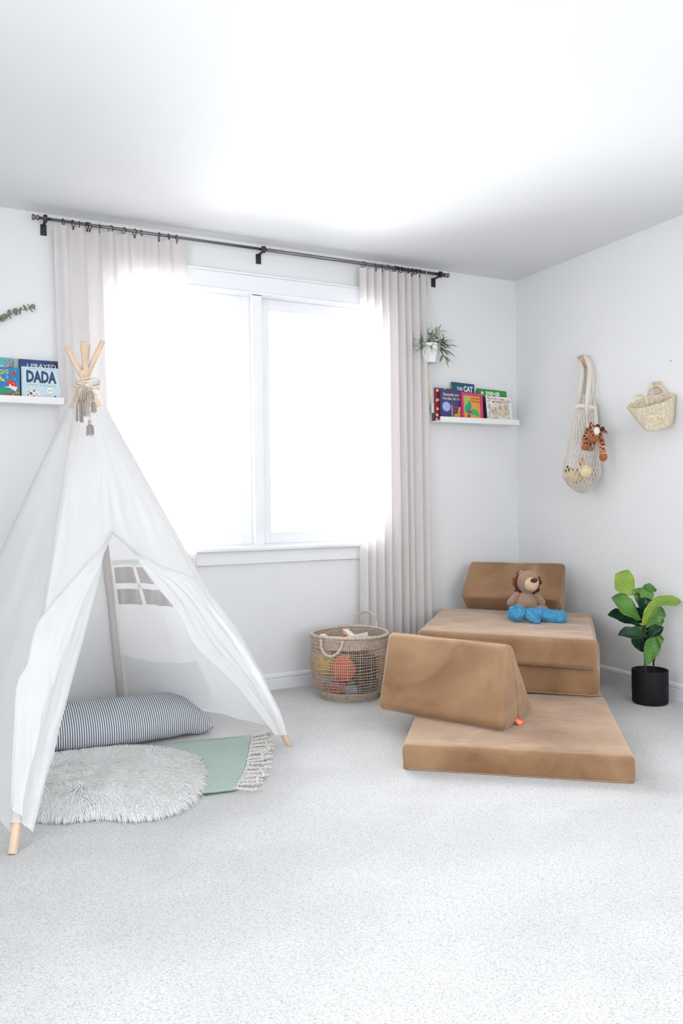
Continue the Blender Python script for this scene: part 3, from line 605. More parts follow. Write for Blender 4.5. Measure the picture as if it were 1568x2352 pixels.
def seam_loop(corners, z, ins, parent, name='seam', r=.0022, lean=(0, 0), rad=.03):
    C = [np.array(c, float)+np.array(lean) for c in corners]; m = sum(C)/4; P = []
    for i in range(4):
        a = C[i]+(m-C[i])/np.linalg.norm(m-C[i])*(ins*1.41+rad*.4)
        d0 = (C[i-1]-C[i])/np.linalg.norm(C[i-1]-C[i]); d1 = (C[(i+1) % 4]-C[i])/np.linalg.norm(C[(i+1) % 4]-C[i]); c0 = C[i]+d0*0+(d0+d1)*ins
        for t in np.linspace(0, 1, 5): P.append(lerp(lerp(c0+d0*rad, c0, t), lerp(c0, c0+d1*rad, t), t))
    Q = []
    for i in range(len(P)):
        for t in np.linspace(0, 1, 7)[:-1]: Q.append(lerp(P[i], P[(i+1) % len(P)], t))
    b = MB(); b.tube([(p[0], p[1], z+.0008*fnoise(p[0]*20, p[1]*20)) for p in Q], r, 6, closed=True); return b.build(name, M['piping'], parent)
MT = .095
mat_t = thing('floor_mattress', 'flat tan suede floor mat unfolded under the cushion stack', 'mattress', (-1.2, -1.5, 0))
fl, fr = np.array((-1.772, -1.478)), np.array((-1.120, -2.014)); dr = np.array((.566, .716))*1.0; dl = np.array((.566, .716))
fr2 = fr+dr; fl2 = fl+dl
slab_part('front_half', mat_t, (fl, fr, fr2, fl2), -.004, MT, .016, seed=1, crown=.006, wr=.006)
ds = np.array((.566, .716))*.93
slab_part('rear_half', mat_t, (fl2+dl*.006, fr2+dr*.006, fr2+ds, fl2+ds), -.004, MT-.004, .02, seed=2, crown=.0)
seam_loop((fl, fr, fr2, fl2), .004, .003, mat_t)
st = thing('folded_cushion', 'thick tan suede cushion folded in two, stacked on the floor mat', 'cushion', (-.6, -.75, MT))
a = np.array((-.612, -1.325)); e1 = np.array((-.600, .628)); e2 = np.array((.555, .560))
B2 = (a+e1*.97, a, a+e2, a+e1*.97+e2); slab_part('lower_half', st, B2, MT, .245, .032, seed=3, crown=0, wr=.006)
T0, T1, T2, T3 = (-1.222, -.712), (-.672, -1.378), (-.045, -.695), (-.650, -.075)
slab_part('upper_half', st, (T0, T1, T2, T3), .243, .382, .024, seed=4, crown=.004, wr=.007)
seam_loop((T0, T1, T2, T3), .3795, .014, st); seam_loop(B2, MT+.014, .004, st)
def prism(poly, axis_a, axis_b, r, ends=.02, seed=0, bulge=.006, wr=.002):
    """poly: list of 3-D triangle corners at end a (ccw), axis_a -> axis_b translation gives end b"""
    T = np.array(poly, float); d = np.array(axis_b, float)-np.array(axis_a, float); L = np.linalg.norm(d); d /= L
    c0 = T.mean(0); k = len(T); inner = []; nr = []
    for i in range(k):
        e = T[(i+1) % k]-T[i]; n = np.cross(e, d); n /= np.linalg.norm(n); n = n if np.dot(n, T[i]-c0) > 0 else -n; nr.append(n)
    for i in range(k):
        n0, n1 = nr[i-1], nr[i]; bis = n0+n1; bis /= np.linalg.norm(bis); inner.append(T[i]-bis*r/max(.3, np.dot(bis, n0)))
    prof = []
    for i in range(k):
        n0, n1 = nr[i-1], nr[i]
        for t in np.linspace(0, 1, 7): n = n0*(1-t)+n1*t; n /= np.linalg.norm(n); prof.append((inner[i], n, 0))
        for t in np.linspace(0, 1, 22)[1:-1]: prof.append((lerp(inner[i], inner[(i+1) % k], t), n1, math.sin(PI*t)))
    S = [(ends*(1-math.cos(a)), -ends+ends*math.sin(a)) for a in np.linspace(PI/2, 0, 6)]
    rows = [(x, ends-ends*math.sin(a), ) for x, a in ((0, 0),)]
    V = []; stations = []
    for a in np.linspace(0, PI/2, 6): stations.append((ends*(1-math.sin(a)), ends*(1-math.cos(a)) if False else ends*(1-math.sin(PI/2-a) if False else 0)))
    stations = [(ends*(1-math.cos(a)), r-ends*(1-math.sin(a))) for a in np.linspace(0, PI/2, 6)]+[(ends+(L-2*ends)*t, r) for t in np.linspace(0, 1, 40)[1:-1]]+[(L-ends*(1-math.cos(a)), r-ends*(1-math.sin(a))) for a in np.linspace(PI/2, 0, 6)]
    for s, rr in stations:
        q = math.sin(PI*s/L)
        for p, n, w in prof:
            x = p+n*rr+d*s+n*bulge*w*q
            x = x+n*wr*fnoise(x[0]*9+seed, x[1]*9, x[2]*9); V.append(x)
    m = len(prof); F = [(i*m+j, i*m+(j+1) % m, (i+1)*m+(j+1) % m, (i+1)*m+j) for i in range(len(stations)-1) for j in range(m)]
    # caps: rings towards the middle
    for end, row in ((0, 0), (1, len(stations)-1)):
        ring_ = [row*m+j for j in range(m)]; cc = np.mean([V[i] for i in ring_], axis=0); prev = ring_
        for t in (.35, .7, .92):
            base = len(V)
            for i in ring_: V.append(lerp(V[i], cc, t)+d*(.007*(t if t < .8 else .8)*(-1 if end == 0 else 1)))
            cur = list(range(base, base+m)); F += [(prev[j], prev[(j+1) % m], cur[(j+1) % m], cur[j]) for j in range(m)]; prev = cur
        F.append(tuple(prev))
    return V, F
# triangular bolster lying on the front of the mat
w1 = thing('triangular_bolster', 'tan suede triangle bolster lying across the front of the floor mat', 'cushion', (-1.4, -1.2, MT))
pf = np.array((-1.365, -1.552, MT)); pb = np.array((-1.035, -1.372, MT)); ax = np.array((-.262, .545, 0)); up = np.array((-1.222, -1.448, .462))
V, F = prism([pf, pb, up], (0, 0, 0), ax, .034, .022, seed=2); b = MB(); b.add(V, F); b.build('cushion_cover', M['suede'], w1, merge=1e-6)
b = MB(); mid = lerp(pf, pb, .5); dn = ax/np.linalg.norm(ax)
b.tube([up*1.0-np.array((0, 0, .052))+dn*.004, lerp(up, mid, .45)-dn*.0095, mid+np.array((0, 0, .02))-dn*.002], .0016, 6)
b.tube([up+np.array((0, 0, -.0405))+ax*t+np.array((0, 0, .001*math.sin(9*t))) for t in np.linspace(.03, .97, 20)], .0016, 6); b.build('seam', M['piping'], w1)
def care_tag(p, ex, ez, parent, name='care_tag'):
    b = MB(); p, ex, ez = map(np.array, (p, ex, ez)); n = np.cross(ex, ez); n = n/np.linalg.norm(n)*.0006
    q = [p, p+ex, p+ex+ez, p+ez]; b.add(q+[x+n for x in q], [(0, 1, 2, 3), (7, 6, 5, 4), (0, 4, 5, 1), (1, 5, 6, 2), (2, 6, 7, 3), (3, 7, 4, 0)], 0)
    for s0, s1, t0, t1 in ((.2, .8, .18, .26), (.15, .85, .38, .48), (.25, .7, .58, .64), (.35, .6, .74, .86)):
        for sg in (-1, 1):
            o = n*.0 - n*.3 if sg < 0 else n*1.3
            b.add([p+ex*s+ez*t+o for s, t in ((s0, t0), (s1, t0), (s1, t1), (s0, t1))], [(0, 1, 2, 3)], 1)
    return b.build(name, [cm('E8552F'), cm('F6D8CC')], parent, smooth=False)
care_tag(mid+np.array((-.03, -.045, .004))+np.array((.0, .0, .0)), (.045, .018, .004), (-.012, .024, .018), w1)
# bolster leaning in the corner on top of the stack
zt = .386
w2 = thing('triangular_bolster', 'tan suede triangle bolster standing on the cushion stack in the room corner', 'cushion', (-.35, -.4, zt))
bl, br = np.array((-.548, -.178, zt)), np.array((-.205, -.628, zt)); axd = br-bl; axd = axd/np.linalg.norm(axd)*.565
outv = np.array((-.82, -.60, 0)); outv /= np.linalg.norm(outv)
p_bot = bl-outv*.005; p_fr = bl+outv*.100+np.array((0, 0, .086)); p_top = bl-outv*.145+np.array((0, 0, .322)); p_bk = bl-outv*.13+np.array((0, 0, .0))
V, F = prism([p_bot+np.array((0, 0, -.004)), p_bk, p_top, p_fr], (0, 0, 0), axd, .034, .026, seed=9, bulge=.008); b = MB(); b.add(V, F); b.build('cushion_cover', M['suede'], w2, merge=1e-6)
b = MB(); b.tube([p_fr+axd*t+outv*-.004+np.array((0, 0, .001*math.sin(30*t))) for t in np.linspace(.03, .97, 24)], .0014, 6); b.build('seam', M['piping'], w2)
care_tag(bl+axd*1.0+np.array((.0, .0, .003)), np.array((.03, -.02, .0)), np.array((-.010, -.012, .002)), w2)

# ------------------------------------------------------------------ bedding in the tent
rug = thing('woven_rug', 'sage green and white diamond weave rug with knotted fringe', 'rug', (-2.55, -1.0, 0))
def rugmat():
    m = bpy.data.materials.new('diamond_weave'); m.use_nodes = True; N, L, b = nodes_of(m); b.inputs['Roughness'].default_value = .9
    uv = N.new('ShaderNodeUVMap'); sx = N.new('ShaderNodeSeparateXYZ'); L.new(uv.outputs[0], sx.inputs[0])
    def math_(op, a, c=None, v=None):
        n = N.new('ShaderNodeMath'); n.operation = op
        for i, q in enumerate((a, c)):
            if q is None: continue
            if isinstance(q, (int, float)): n.inputs[i].default_value = q
            else: L.new(q, n.inputs[i])
        return n.outputs[0]
    U, Vv = sx.outputs[0], sx.outputs[1]
    def tri(x): return math_('ABSOLUTE', math_('SUBTRACT', math_('FRACT', x), .5))
    du = tri(math_('MULTIPLY', U, 11)); dv = tri(math_('MULTIPLY', Vv, 8)); d = math_('ADD', du, dv)
    rings = math_('FRACT', math_('MULTIPLY', d, 5.0)); r1 = math_('GREATER_THAN', rings, .52)
    wx = math_('GREATER_THAN', math_('FRACT', math_('MULTIPLY', Vv, 110)), .35); r2 = math_('MULTIPLY', r1, wx)
    mx = N.new('ShaderNodeMix'); mx.data_type = 'RGBA'; mx.inputs[6].default_value = (.30, .42, .36, 1); mx.inputs[7].default_value = (.78, .84, .80, 1); L.new(r2, mx.inputs[0]); L.new(mx.outputs[2], b.inputs['Base Color'])
    bp = N.new('ShaderNodeBump'); bp.inputs['Strength'].default_value = .5; bp.inputs['Distance'].default_value = .003; L.new(r2, bp.inputs['Height']); L.new(bp.outputs[0], b.inputs['Normal'])
    return m
rc = [np.array(on(2, .006, *p)) for p in ((100, 1850), (538, 1818), (588, 1690), (150, 1672))]
rc[0] = rc[1]+np.array((-.50, .06, 0)); rc[3] = rc[2]+np.array((-.66, .10, 0))
def rugp(u, v):
    p = lerp(lerp(rc[0], rc[1], u), lerp(rc[3], rc[2], u), v)
    p = p+np.array((0, 0, .004+.006*max(0, fnoise(u*7, v*5, 3))+.008*max(0, 1-abs(v-.93)/.06)*u*u))
    p[0] += .012*math.sin(v*5)*u; p[1] += .008*math.sin(u*9)*(1-v)
    return p
b = MB(); b.grid(rugp, 60, 50); o = b.build('rug_cloth', rugmat(), rug, solid=.005)
uvl = o.data.uv_layers.new(name='UVMap'); nv_ = 61
uvl.data.foreach_set('uv', [c for l in o.data.loops for c in ((l.vertex_index % nv_)/60, (l.vertex_index//nv_)/50)])
for k in range(27):
    v = (k+.5)/27; p = rugp(1, v); dirv = np.array((.88, -.35+.5*(v-.2), 0)); dirv /= np.linalg.norm(dirv); b = MB(); l_ = .075+.025*rng.random(); an = rng.normal(0, .25)
    dirv = np.array((dirv[0]*math.cos(an)-dirv[1]*math.sin(an), dirv[0]*math.sin(an)+dirv[1]*math.cos(an), 0)); sd = np.array((-dirv[1], dirv[0], 0))
    for q in (-1, 1):
        b.tube([p+dirv*l_*t+sd*(.0035*q*math.cos(t*16)+.012*an*math.sin(t*4))+np.array((0, 0, .004+.003*q*math.sin(t*16)-.003*t)) for t in np.linspace(0, .82, 14)], .0032, 6)
    e = p+dirv*l_*.85+np.array((0, 0, .004)); b.ball(e, .0075, n=8, m=6)
    for q in range(5): b.tube([e, e+dirv*.02+sd*rng.uniform(-.012, .012)+np.array((0, 0, rng.uniform(-.003, .004)))], .0014, 4)
    b.build('fringe_knot', M['fringe'] if 'fringe' in M else M.setdefault('fringe', mat('ecru_fringe', (.72, .69, .66), .9, noise_amt=.15, nscale=200, bump=.3, bscale=400, bdist=.001)), rug)
# shaggy white sheepskin
def fur_out():
    P = [on(2, .02, *p) for p in ((447, 1800), (450, 1760), (425, 1736), (370, 1722), (300, 1716), (220, 1722), (140, 1732), (60, 1742), (-10, 1762), (-40, 1790), (-30, 1822), (30, 1840), (80, 1862), (150, 1868), (230, 1862), (300, 1868), (370, 1858), (420, 1832))]
    return [p for p in smoothpath(P+[P[0]], 90)[:-1]]
fo = fur_out(); fc = np.mean(fo, axis=0)
fur = thing('sheepskin_rug', 'shaggy white sheepskin rug lying across the teepee entrance', 'rug', (fc[0], fc[1], 0))
def furp(i, t):
    p = lerp(fc, fo[i % len(fo)], t); p = np.array(p); p[2] = .008+.026*(1-t**4)+.010*fnoise(p[0]*7, p[1]*7, 1)*(1-t**3); return p
b = MB(); V = [fc+np.array((0, 0, .014))]; n = len(fo)
rings_ = [.15, .3, .45, .6, .72, .84, .93, 1.0]
for t in rings_: V += [furp(i, t) for i in range(n)]
F = [(0, 1+i, 1+(i+1) % n) for i in range(n)]+[(1+k*n+i, 1+(k+1)*n+i, 1+(k+1)*n+(i+1) % n, 1+k*n+(i+1) % n) for k in range(len(rings_)-1) for i in range(n)]
M['fur'] = mat('white_wool_pile', (.99, .985, .975), .9, spec=.05, trans=.12)
b.add(V, F); b.build('hide', M['fur'], fur)
NS = 56000; th = rng.uniform(0, n, NS); tt = np.sqrt(rng.uniform(0, 1, NS)); V = np.zeros((NS, 8, 3)); F = []
for k in range(NS):
    i = int(th[k]); t = tt[k]; p = np.array(lerp(furp(i, t), furp(i+1, t), th[k]-i)); rad = p-fc; rad[2] = 0; rl = np.linalg.norm(rad)+1e-9
    sw = fnoise(p[0]*9, p[1]*9, 5)*3.2; base = np.array((math.cos(sw+.4), math.sin(sw+.4)*.7-.25, 0)); d = base*(1-.75*t*t)+rad/rl*(.3+1.1*t*t)+rng.normal(0, .28, 3)*[1, 1, 0]
    d /= np.linalg.norm(d)+1e-9; l_ = rng.uniform(.034, .062); s = np.cross(d, (0, 0, 1))*rng.uniform(.0011, .0022); h = rng.uniform(.006, .014)
    for q, (f_, z_, w_) in enumerate(((0, 0, 1), (.35, .8, 1), (.72, 1, .7), (1, .55, .15))):
        c_ = p+d*l_*f_+np.array((0, 0, h*z_-(.010 if (q == 3 and t > .93) else 0))); V[k, 2*q] = c_-s*w_; V[k, 2*q+1] = c_+s*w_
    o_ = 8*k; F += [(o_, o_+1, o_+3, o_+2), (o_+2, o_+3, o_+5, o_+4), (o_+4, o_+5, o_+7, o_+6)]
V[:, :, 2] = np.maximum(V[:, :, 2], .002)
b = MB(); b.add(V.reshape(-1, 3), F); o = b.build('pile', M['fur'], fur); o['kind'] = 'stuff'
# ticking-stripe pillow
def stripemat():
    m = bpy.data.materials.new('navy_ticking_stripe'); m.use_nodes = True; N, L, b = nodes_of(m); b.inputs['Roughness'].default_value = .85
    uv = N.new('ShaderNodeUVMap'); sx = N.new('ShaderNodeSeparateXYZ'); L.new(uv.outputs[0], sx.inputs[0])
    a = N.new('ShaderNodeMath'); a.operation = 'MULTIPLY'; a.inputs[1].default_value = 84; L.new(sx.outputs[0], a.inputs[0])
    f = N.new('ShaderNodeMath'); f.operation = 'FRACT'; L.new(a.outputs[0], f.inputs[0])
    r = N.new('ShaderNodeValToRGB'); r.color_ramp.interpolation = 'CONSTANT'; e = r.color_ramp.elements; e[0].position = 0; e[0].color = (.80, .81, .82, 1); e[1].position = .56; e[1].color = (.085, .11, .16, 1)
    L.new(f.outputs[0], r.inputs[0]); L.new(r.outputs[0], b.inputs['Base Color']); return m
pl, pr = np.array((-3.03, -.52, 0)), np.array((-2.265, -.54, 0))
pil = thing('striped_pillow', 'long navy and white ticking stripe pillow inside the teepee', 'pillow', (-2.65, -.5, 0))
def pilp(u, v):
    # u along, v round; pinched corners at both ends
    a = 2*PI*v; s = 2*u-1; e = (1-abs(s)**12)**.6 if abs(s) < 1 else 0
    ht = .072*(.06+.94*e); wd = .155*(1-.05*abs(s)**2)+.022*(1-e)
    ca, sa = math.cos(a), math.sin(a)
    y = wd*math.copysign(abs(ca)**(.75+.25*(1-e)), ca); z = ht*math.copysign(abs(sa)**.8, sa)
    x = lerp(pl, pr, u); dd = pr-pl; dd /= np.linalg.norm(dd); nn = np.array((-dd[1], dd[0], 0))
    tl = 1.0; yy = y*.80; zz = z+.07*(y/.155)*.42     # tilted back against the tent
    p = x+nn*yy+np.array((0, 0, .090+zz))
    p[2] += .006*fnoise(u*9, v*4, 2); p[2] -= .028*max(0, u-.85)/.15*(1 if ca < 0 else .2)
    p[1] -= .05*math.sin(PI*u)
    return p
nu_, nv2 = 110, 40
b = MB(); b.grid(lambda u, v: pilp(u, v), nu_, nv2); o = b.build('pillowcase', stripemat(), pil)
uvl = o.data.uv_layers.new(name='UVMap'); uvl.data.foreach_set('uv', [c for l in o.data.loops for c in ((l.vertex_index % (nu_+1))/nu_, (l.vertex_index//(nu_+1))/nv2)])

# ------------------------------------------------------------------ toy basket
BC = np.array((-1.405, -.335, 0)); bk = thing('toy_basket', 'open weave seagrass basket with toys on the carpet between the teepee and tan bolster', 'basket', BC)
def br_(z):
    Z = [0, .05, .12, .19, .27, .335]; Rr = [.150, .182, .208, .214, .203, .200]; return float(np.interp(z, Z, Rr))
Zs = np.linspace(0, .335, 40)
def brs(z): return sum(br_(min(max(z+d, 0), .335)) for d in (-.02, -.01, 0, .01, .02))/5
def band(name, z0, z1, mesh_n, rows):
    b = MB(); hh = (z1-z0)/rows
    for k in range(rows):
        z = z0+hh*(k+.5); r = brs(z)
        b.tube([(BC[0]+(r+.0012*math.sin(34*a+(k % 2)*PI))*math.cos(a), BC[1]+(r+.0012*math.sin(34*a+(k % 2)*PI))*math.sin(a), z) for a in np.linspace(0, 2*PI, 136, endpoint=False)], hh*.55, 6, closed=True)
    return b.build(name, M['weave'], bk)
band('base_band', .0, .045, 0, 6); band('top_band', .272, .325, 0, 7)
b = MB(); b.lathe([(.001, .004), (.145, .004), (.146, .010), (.001, .010)], BC, 40); b.build('base', M['weave'], bk)
b = MB()
for k in range(126):
    a = 2*PI*k/126; b.tube([(BC[0]+brs(z)*math.cos(a+.01*math.sin(z*30)), BC[1]+brs(z)*math.sin(a+.01*math.sin(z*30)), z) for z in np.linspace(.04, .28, 12)], .0014 if k % 6 else .0022, 4, cap=False)
for k in range(15):
    z = .05+.215*(k+.5)/15; b.tube([(BC[0]+(brs(z)+.002)*math.cos(a), BC[1]+(brs(z)+.002)*math.sin(a), z+.004*math.sin(2*a+k*.6)+.003*math.sin(5*a+k)) for a in np.linspace(0, 2*PI, 72, endpoint=False)], .0016, 4, closed=True)
b.build('open_weave', M['grid'], bk)
def rope(name, P, r, parent, closed=False, m=None, pitch=60):
    n = len(P); b = MB(); b.tube(P, [r*(1+.10*math.sin(i*2.4)) for i in range(n)], 10, closed=closed); return b.build(name, m or M['rope'], parent)
rope('rim', [(BC[0]+(.203+.001*math.sin(40*a))*math.cos(a), BC[1]+(.203+.001*math.sin(40*a))*math.sin(a), .333+.004*math.sin(2*a)) for a in np.linspace(0, 2*PI, 220, endpoint=False)], .0088, bk, True)
# handles: one stands up at the back right, one hangs at the front left
ha = on(2, .335, 812, 1440); 
def arc(c, t, h, n, drop=1, outw=None, w=.06):
    return [c+t*w*math.cos(a)*1.0+np.array((0, 0, drop*h*math.sin(a)))+(outw*math.sin(a) if outw is not None else 0) for a in np.linspace(0, PI, n)]
ang = math.radians(38); c0 = BC+np.array((.203*math.cos(ang), .203*math.sin(ang), .335)); tg = np.array((-math.sin(ang), math.cos(ang), 0))
rope('handle', arc(c0, tg, .082, 70, 1, np.array((math.cos(ang), math.sin(ang), 0))*.02, .070), .0072, bk)
ang = math.radians(217); c0 = BC+np.array((.206*math.cos(ang), .206*math.sin(ang), .326)); tg = np.array((-math.sin(ang), math.cos(ang), 0))
rope('handle', arc(c0, tg, .078, 70, -1, np.array((math.cos(ang), math.sin(ang), 0))*.026, .062), .0072, bk)
# toys in the basket
def inb(px_, py_, d): return dep(d, px_, py_)
vd = np.array((.42, .9, 0)); sdv = np.array((.9, -.42, 0))
def bp(s, f, z): return BC+sdv*s-vd*f+np.array((0, 0, z))     # s: right in view, f: towards the viewer
def ballthing(name, lab, cat, c, r, m, **k):
    b = MB(); b.ball(c, r, n=28, m=18, **k); o = b.build(name, m); V_ = c; return tag(o, lab, cat)
ballthing('toy_ball', 'coral red toy ball seen through the basket weave', 'ball', bp(-.035, .098, .165), .068, cm('F0755F', .5))
ballthing('toy_ball', 'soft yellow toy ball at the left side inside the basket', 'ball', bp(-.130, .02, .170), .058, cm('E0C35A', .5))
def boxthing(name, lab, cat, c, h, yaw, m, tilt=0, bev=.004):
    t = MB(); t.box(-np.array(h), np.array(h)); o = t.build(name, m, smooth=False, bevel=bev); o.location = tuple(c); o.rotation_euler = (tilt, 0, yaw); return tag(o, lab, cat)
boxthing('toy_crate', 'black box shaped toy behind the basket weave at right', 'toy', bp(.060, .085, .165), (.072, .045, .058), math.radians(-25), cm('17171A'))
boxthing('toy_block', 'pink red block low in the basket under the coral ball', 'toy block', bp(-.062, .080, .066), (.045, .035, .026), math.radians(-40), cm('C2405A'))
boxthing('toy_block', 'light blue block at the bottom front of the basket', 'toy block', bp(.000, .132, .048), (.030, .018, .032), math.radians(-22), cm('7FB0DC'))
boxthing('toy_block', 'dark grey blue block low at the right of the basket', 'toy block', bp(.085, .070, .062), (.055, .04, .038), math.radians(-12), cm('39424F'))
boxthing('toy_block', 'orange brown block at the right edge inside the basket', 'toy block', bp(.165, .02, .170), (.022, .03, .05), math.radians(-35), cm('C48245'))
boxthing('toy_block', 'grey toy filling the middle of the basket beneath the frame', 'toy', bp(0, -.06, .19), (.10, .07, .06), math.radians(-25), cm('8C7F76'))
fr_ = thing('wooden_ladder', 'pale wooden toy ladder lying across the top of the basket', 'toy', bp(.02, .03, .31))
def plank(p, q, w, h, mb):
    p, q = np.array(p), np.array(q); d = q-p; d /= np.linalg.norm(d); s = np.cross(d, (0, 0, 1)); s /= np.linalg.norm(s); u_ = np.cross(s, d)
    V = [e+s*w*a+u_*h*c for e in (p, q) for a, c in ((-.5, -.5), (.5, -.5), (.5, .5), (-.5, .5))]
    mb.add(V, [(0, 1, 2, 3), (7, 6, 5, 4), (0, 4, 5, 1), (1, 5, 6, 2), (2, 6, 7, 3), (3, 7, 4, 0)])
M['board'] = mat('pale_board', (.80, .68, .58), .6, noise_amt=.06, nscale=30)
Pf0, Pf1 = on(2, .298, 755, 1476), on(2, .345, 845, 1457); Pk0, Pk1 = on(2, .335, 740, 1461), on(2, .35, 805, 1451)
b = MB(); plank(Pf0, Pf1, .018, .022, b); b.build('front_rail', M['board'], fr_, smooth=False, bevel=.002)
b = MB(); plank(lerp(Pf0, Pf1, .02)+np.array((0, 0, .0)), lerp(Pf0, Pf1, .02)+np.array((.01, .11, .02)), .03, .02, b); b.build('end_post', M['board'], fr_, smooth=False, bevel=.002)
b = MB(); plank(lerp(Pf0, Pf1, .62), lerp(Pf0, Pf1, .62)+np.array((.01, .11, .02)), .03, .02, b); b.build('end_post', M['board'], fr_, smooth=False, bevel=.002)
b = MB(); plank(lerp(Pf0, Pf1, .04)+np.array((.004, .045, .004)), lerp(Pf0, Pf1, .6)+np.array((.004, .045, .006)), .012, .012, b); b.build('red_rod', cm('C4452C'), fr_, smooth=False, bevel=.002)

# ------------------------------------------------------------------ fiddle leaf fig
PC = np.array((-.165, -1.215, 0)); D0 = float(np.dot(PC+np.array((0, 0, .3))-CAM, _f))
fig = thing('potted_fig', 'small fiddle leaf fig in a matt black pot by the right wall', 'potted plant', PC)
b = MB(); b.lathe([(.001, 0), (.078, 0), (.084, .004), (.0865, .012), (.0875, .165), (.0865, .1675), (.0835, .1675), (.0825, .165), (.082, .125), (.001, .125)], PC, 56); b.build('pot', M['pot_b'], fig)
b = MB(); b.lathe([(.001, .131), (.05, .129), (.0815, .126)], PC, 32); b.build('soil', M['soil'], fig)
def D(x, y, o=0): return dep(D0+o, x, y)
tr = smoothpath([D(1482, 1545), D(1481, 1528), D(1480, 1490), D(1478, 1440), D(1475, 1410), D(1471, 1385), D(1466, 1362)], 20)
b = MB(); b.tube(tr, [.0062-.0035*i/20 for i in range(21)], 8); b.build('stem', M['stem'], fig)
b = MB(); b.tube(smoothpath([D(1502, 1545, .03), D(1500, 1520, .03), D(1501, 1490, .03), D(1494, 1455, .02), D(1488, 1425, .01)], 14), .0042, 7); b.tube([D(1500, 1525, .03), D(1505, 1509, .02)], .002, 6); b.build('stem', M['stem'], fig)
def leafmat(name, c, c2, gl=.32):
    return mat(name, c, gl, col2=c2, nscale=9, bump=.25, bscale=26, bdist=.003, trans=.10)
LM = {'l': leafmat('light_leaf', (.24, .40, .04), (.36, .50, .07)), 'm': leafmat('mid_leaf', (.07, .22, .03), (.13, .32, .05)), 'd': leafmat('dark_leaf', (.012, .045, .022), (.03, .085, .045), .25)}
VE = mat('leaf_vein', (.22, .36, .10), .4, noise_amt=.1, nscale=40)
def leaf(base, tip, w, col, face, cup=.012, curl=.0, twist=0, off=(0, 0), blunt=.62):
    """base, tip: points in the photograph with depth offsets; w: half width in metres; face: normal direction"""
    p0 = D(base[0], base[1], off[0]); p1 = D(tip[0], tip[1], off[1]); ax_ = p1-p0; L_ = np.linalg.norm(ax_); ax_ /= L_
    f = np.array(face, float); f -= ax_*np.dot(f, ax_); f /= np.linalg.norm(f); s = np.cross(ax_, f)
    nu, nv = 12, 22; w = w*1.6
    def fn(u, v):
        t = v; q = 2*u-1; wd = (math.sin(PI*min(1, t**(1.0+.5*blunt)))**.62)*.92*w*(1.0+.10*math.sin(9*t+1)+.04*math.sin(17*t))
        wd *= 1 if t < .97 else .5
        tw = twist*(t-.3); ss = s*math.cos(tw)+f*math.sin(tw); ff = f*math.cos(tw)-s*math.sin(tw)
        return p0+ax_*L_*t+ss*q*wd+ff*(cup*abs(q)**1.6*4*wd/w*.5+.25*curl*math.sin(PI*t)+.004*math.sin(12*t+3*q)*abs(q)+.0016*math.cos(t*42-abs(q)*9)*abs(q)**.5)
    b = MB(); b.grid(fn, nu, nv); o = b.build('leaf', LM[col], fig, solid=.0008)
    b = MB(); b.tube([np.array(fn(.5, t))+f*.0008 for t in np.linspace(0, .96, 14)], [.0018-.0013*i/13 for i in range(14)], 5)
    for k in range(5):
        t = .15+.15*k
        for sg in (-1, 1): b.tube([np.array(fn(.5+sg*.5*x, min(t+.16*x, 1)))+f*.0006 for x in np.linspace(0, .85, 6)], .0006, 4)
    b.build('midrib', VE if col != 'd' else LM['d'], o)
    b = MB()
    j = min(range(len(tr)), key=lambda i: np.linalg.norm(tr[i]-p0)); b.tube([tr[j], p0], .0022, 6); b.build('petiole', M['stem'], o)
V0 = -_f      # towards the viewer
vw = lambda a, b_, c=1: V0*c+_r*a+_u*b_
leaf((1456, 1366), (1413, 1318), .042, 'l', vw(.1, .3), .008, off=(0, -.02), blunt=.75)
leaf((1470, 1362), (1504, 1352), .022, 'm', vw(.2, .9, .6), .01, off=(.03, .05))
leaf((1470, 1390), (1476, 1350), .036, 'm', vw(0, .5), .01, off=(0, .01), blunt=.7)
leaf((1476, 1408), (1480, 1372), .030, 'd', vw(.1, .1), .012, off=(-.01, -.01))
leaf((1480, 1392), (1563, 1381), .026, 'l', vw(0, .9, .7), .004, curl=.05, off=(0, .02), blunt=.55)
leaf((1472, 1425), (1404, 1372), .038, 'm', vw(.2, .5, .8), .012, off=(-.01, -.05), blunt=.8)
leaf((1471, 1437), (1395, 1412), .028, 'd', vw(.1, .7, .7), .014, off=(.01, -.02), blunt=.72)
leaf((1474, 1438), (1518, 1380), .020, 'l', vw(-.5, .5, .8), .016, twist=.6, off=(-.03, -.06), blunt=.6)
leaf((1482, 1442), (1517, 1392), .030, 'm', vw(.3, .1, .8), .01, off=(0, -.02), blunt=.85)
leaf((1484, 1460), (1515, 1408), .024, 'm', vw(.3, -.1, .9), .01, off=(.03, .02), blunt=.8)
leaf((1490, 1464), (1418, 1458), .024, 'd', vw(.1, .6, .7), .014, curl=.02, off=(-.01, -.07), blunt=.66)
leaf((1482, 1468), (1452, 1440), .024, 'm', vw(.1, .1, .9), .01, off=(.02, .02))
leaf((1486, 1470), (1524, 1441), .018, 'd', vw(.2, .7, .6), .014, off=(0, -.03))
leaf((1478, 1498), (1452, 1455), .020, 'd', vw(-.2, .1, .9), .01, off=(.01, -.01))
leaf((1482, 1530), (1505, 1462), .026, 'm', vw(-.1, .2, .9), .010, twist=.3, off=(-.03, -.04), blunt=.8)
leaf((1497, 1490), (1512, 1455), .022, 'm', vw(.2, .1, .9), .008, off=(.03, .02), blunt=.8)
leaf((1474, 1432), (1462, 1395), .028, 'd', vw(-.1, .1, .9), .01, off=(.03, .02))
leaf((1480, 1452), (1500, 1410), .026, 'd', vw(.1, .0, .9), .01, off=(.03, .03))
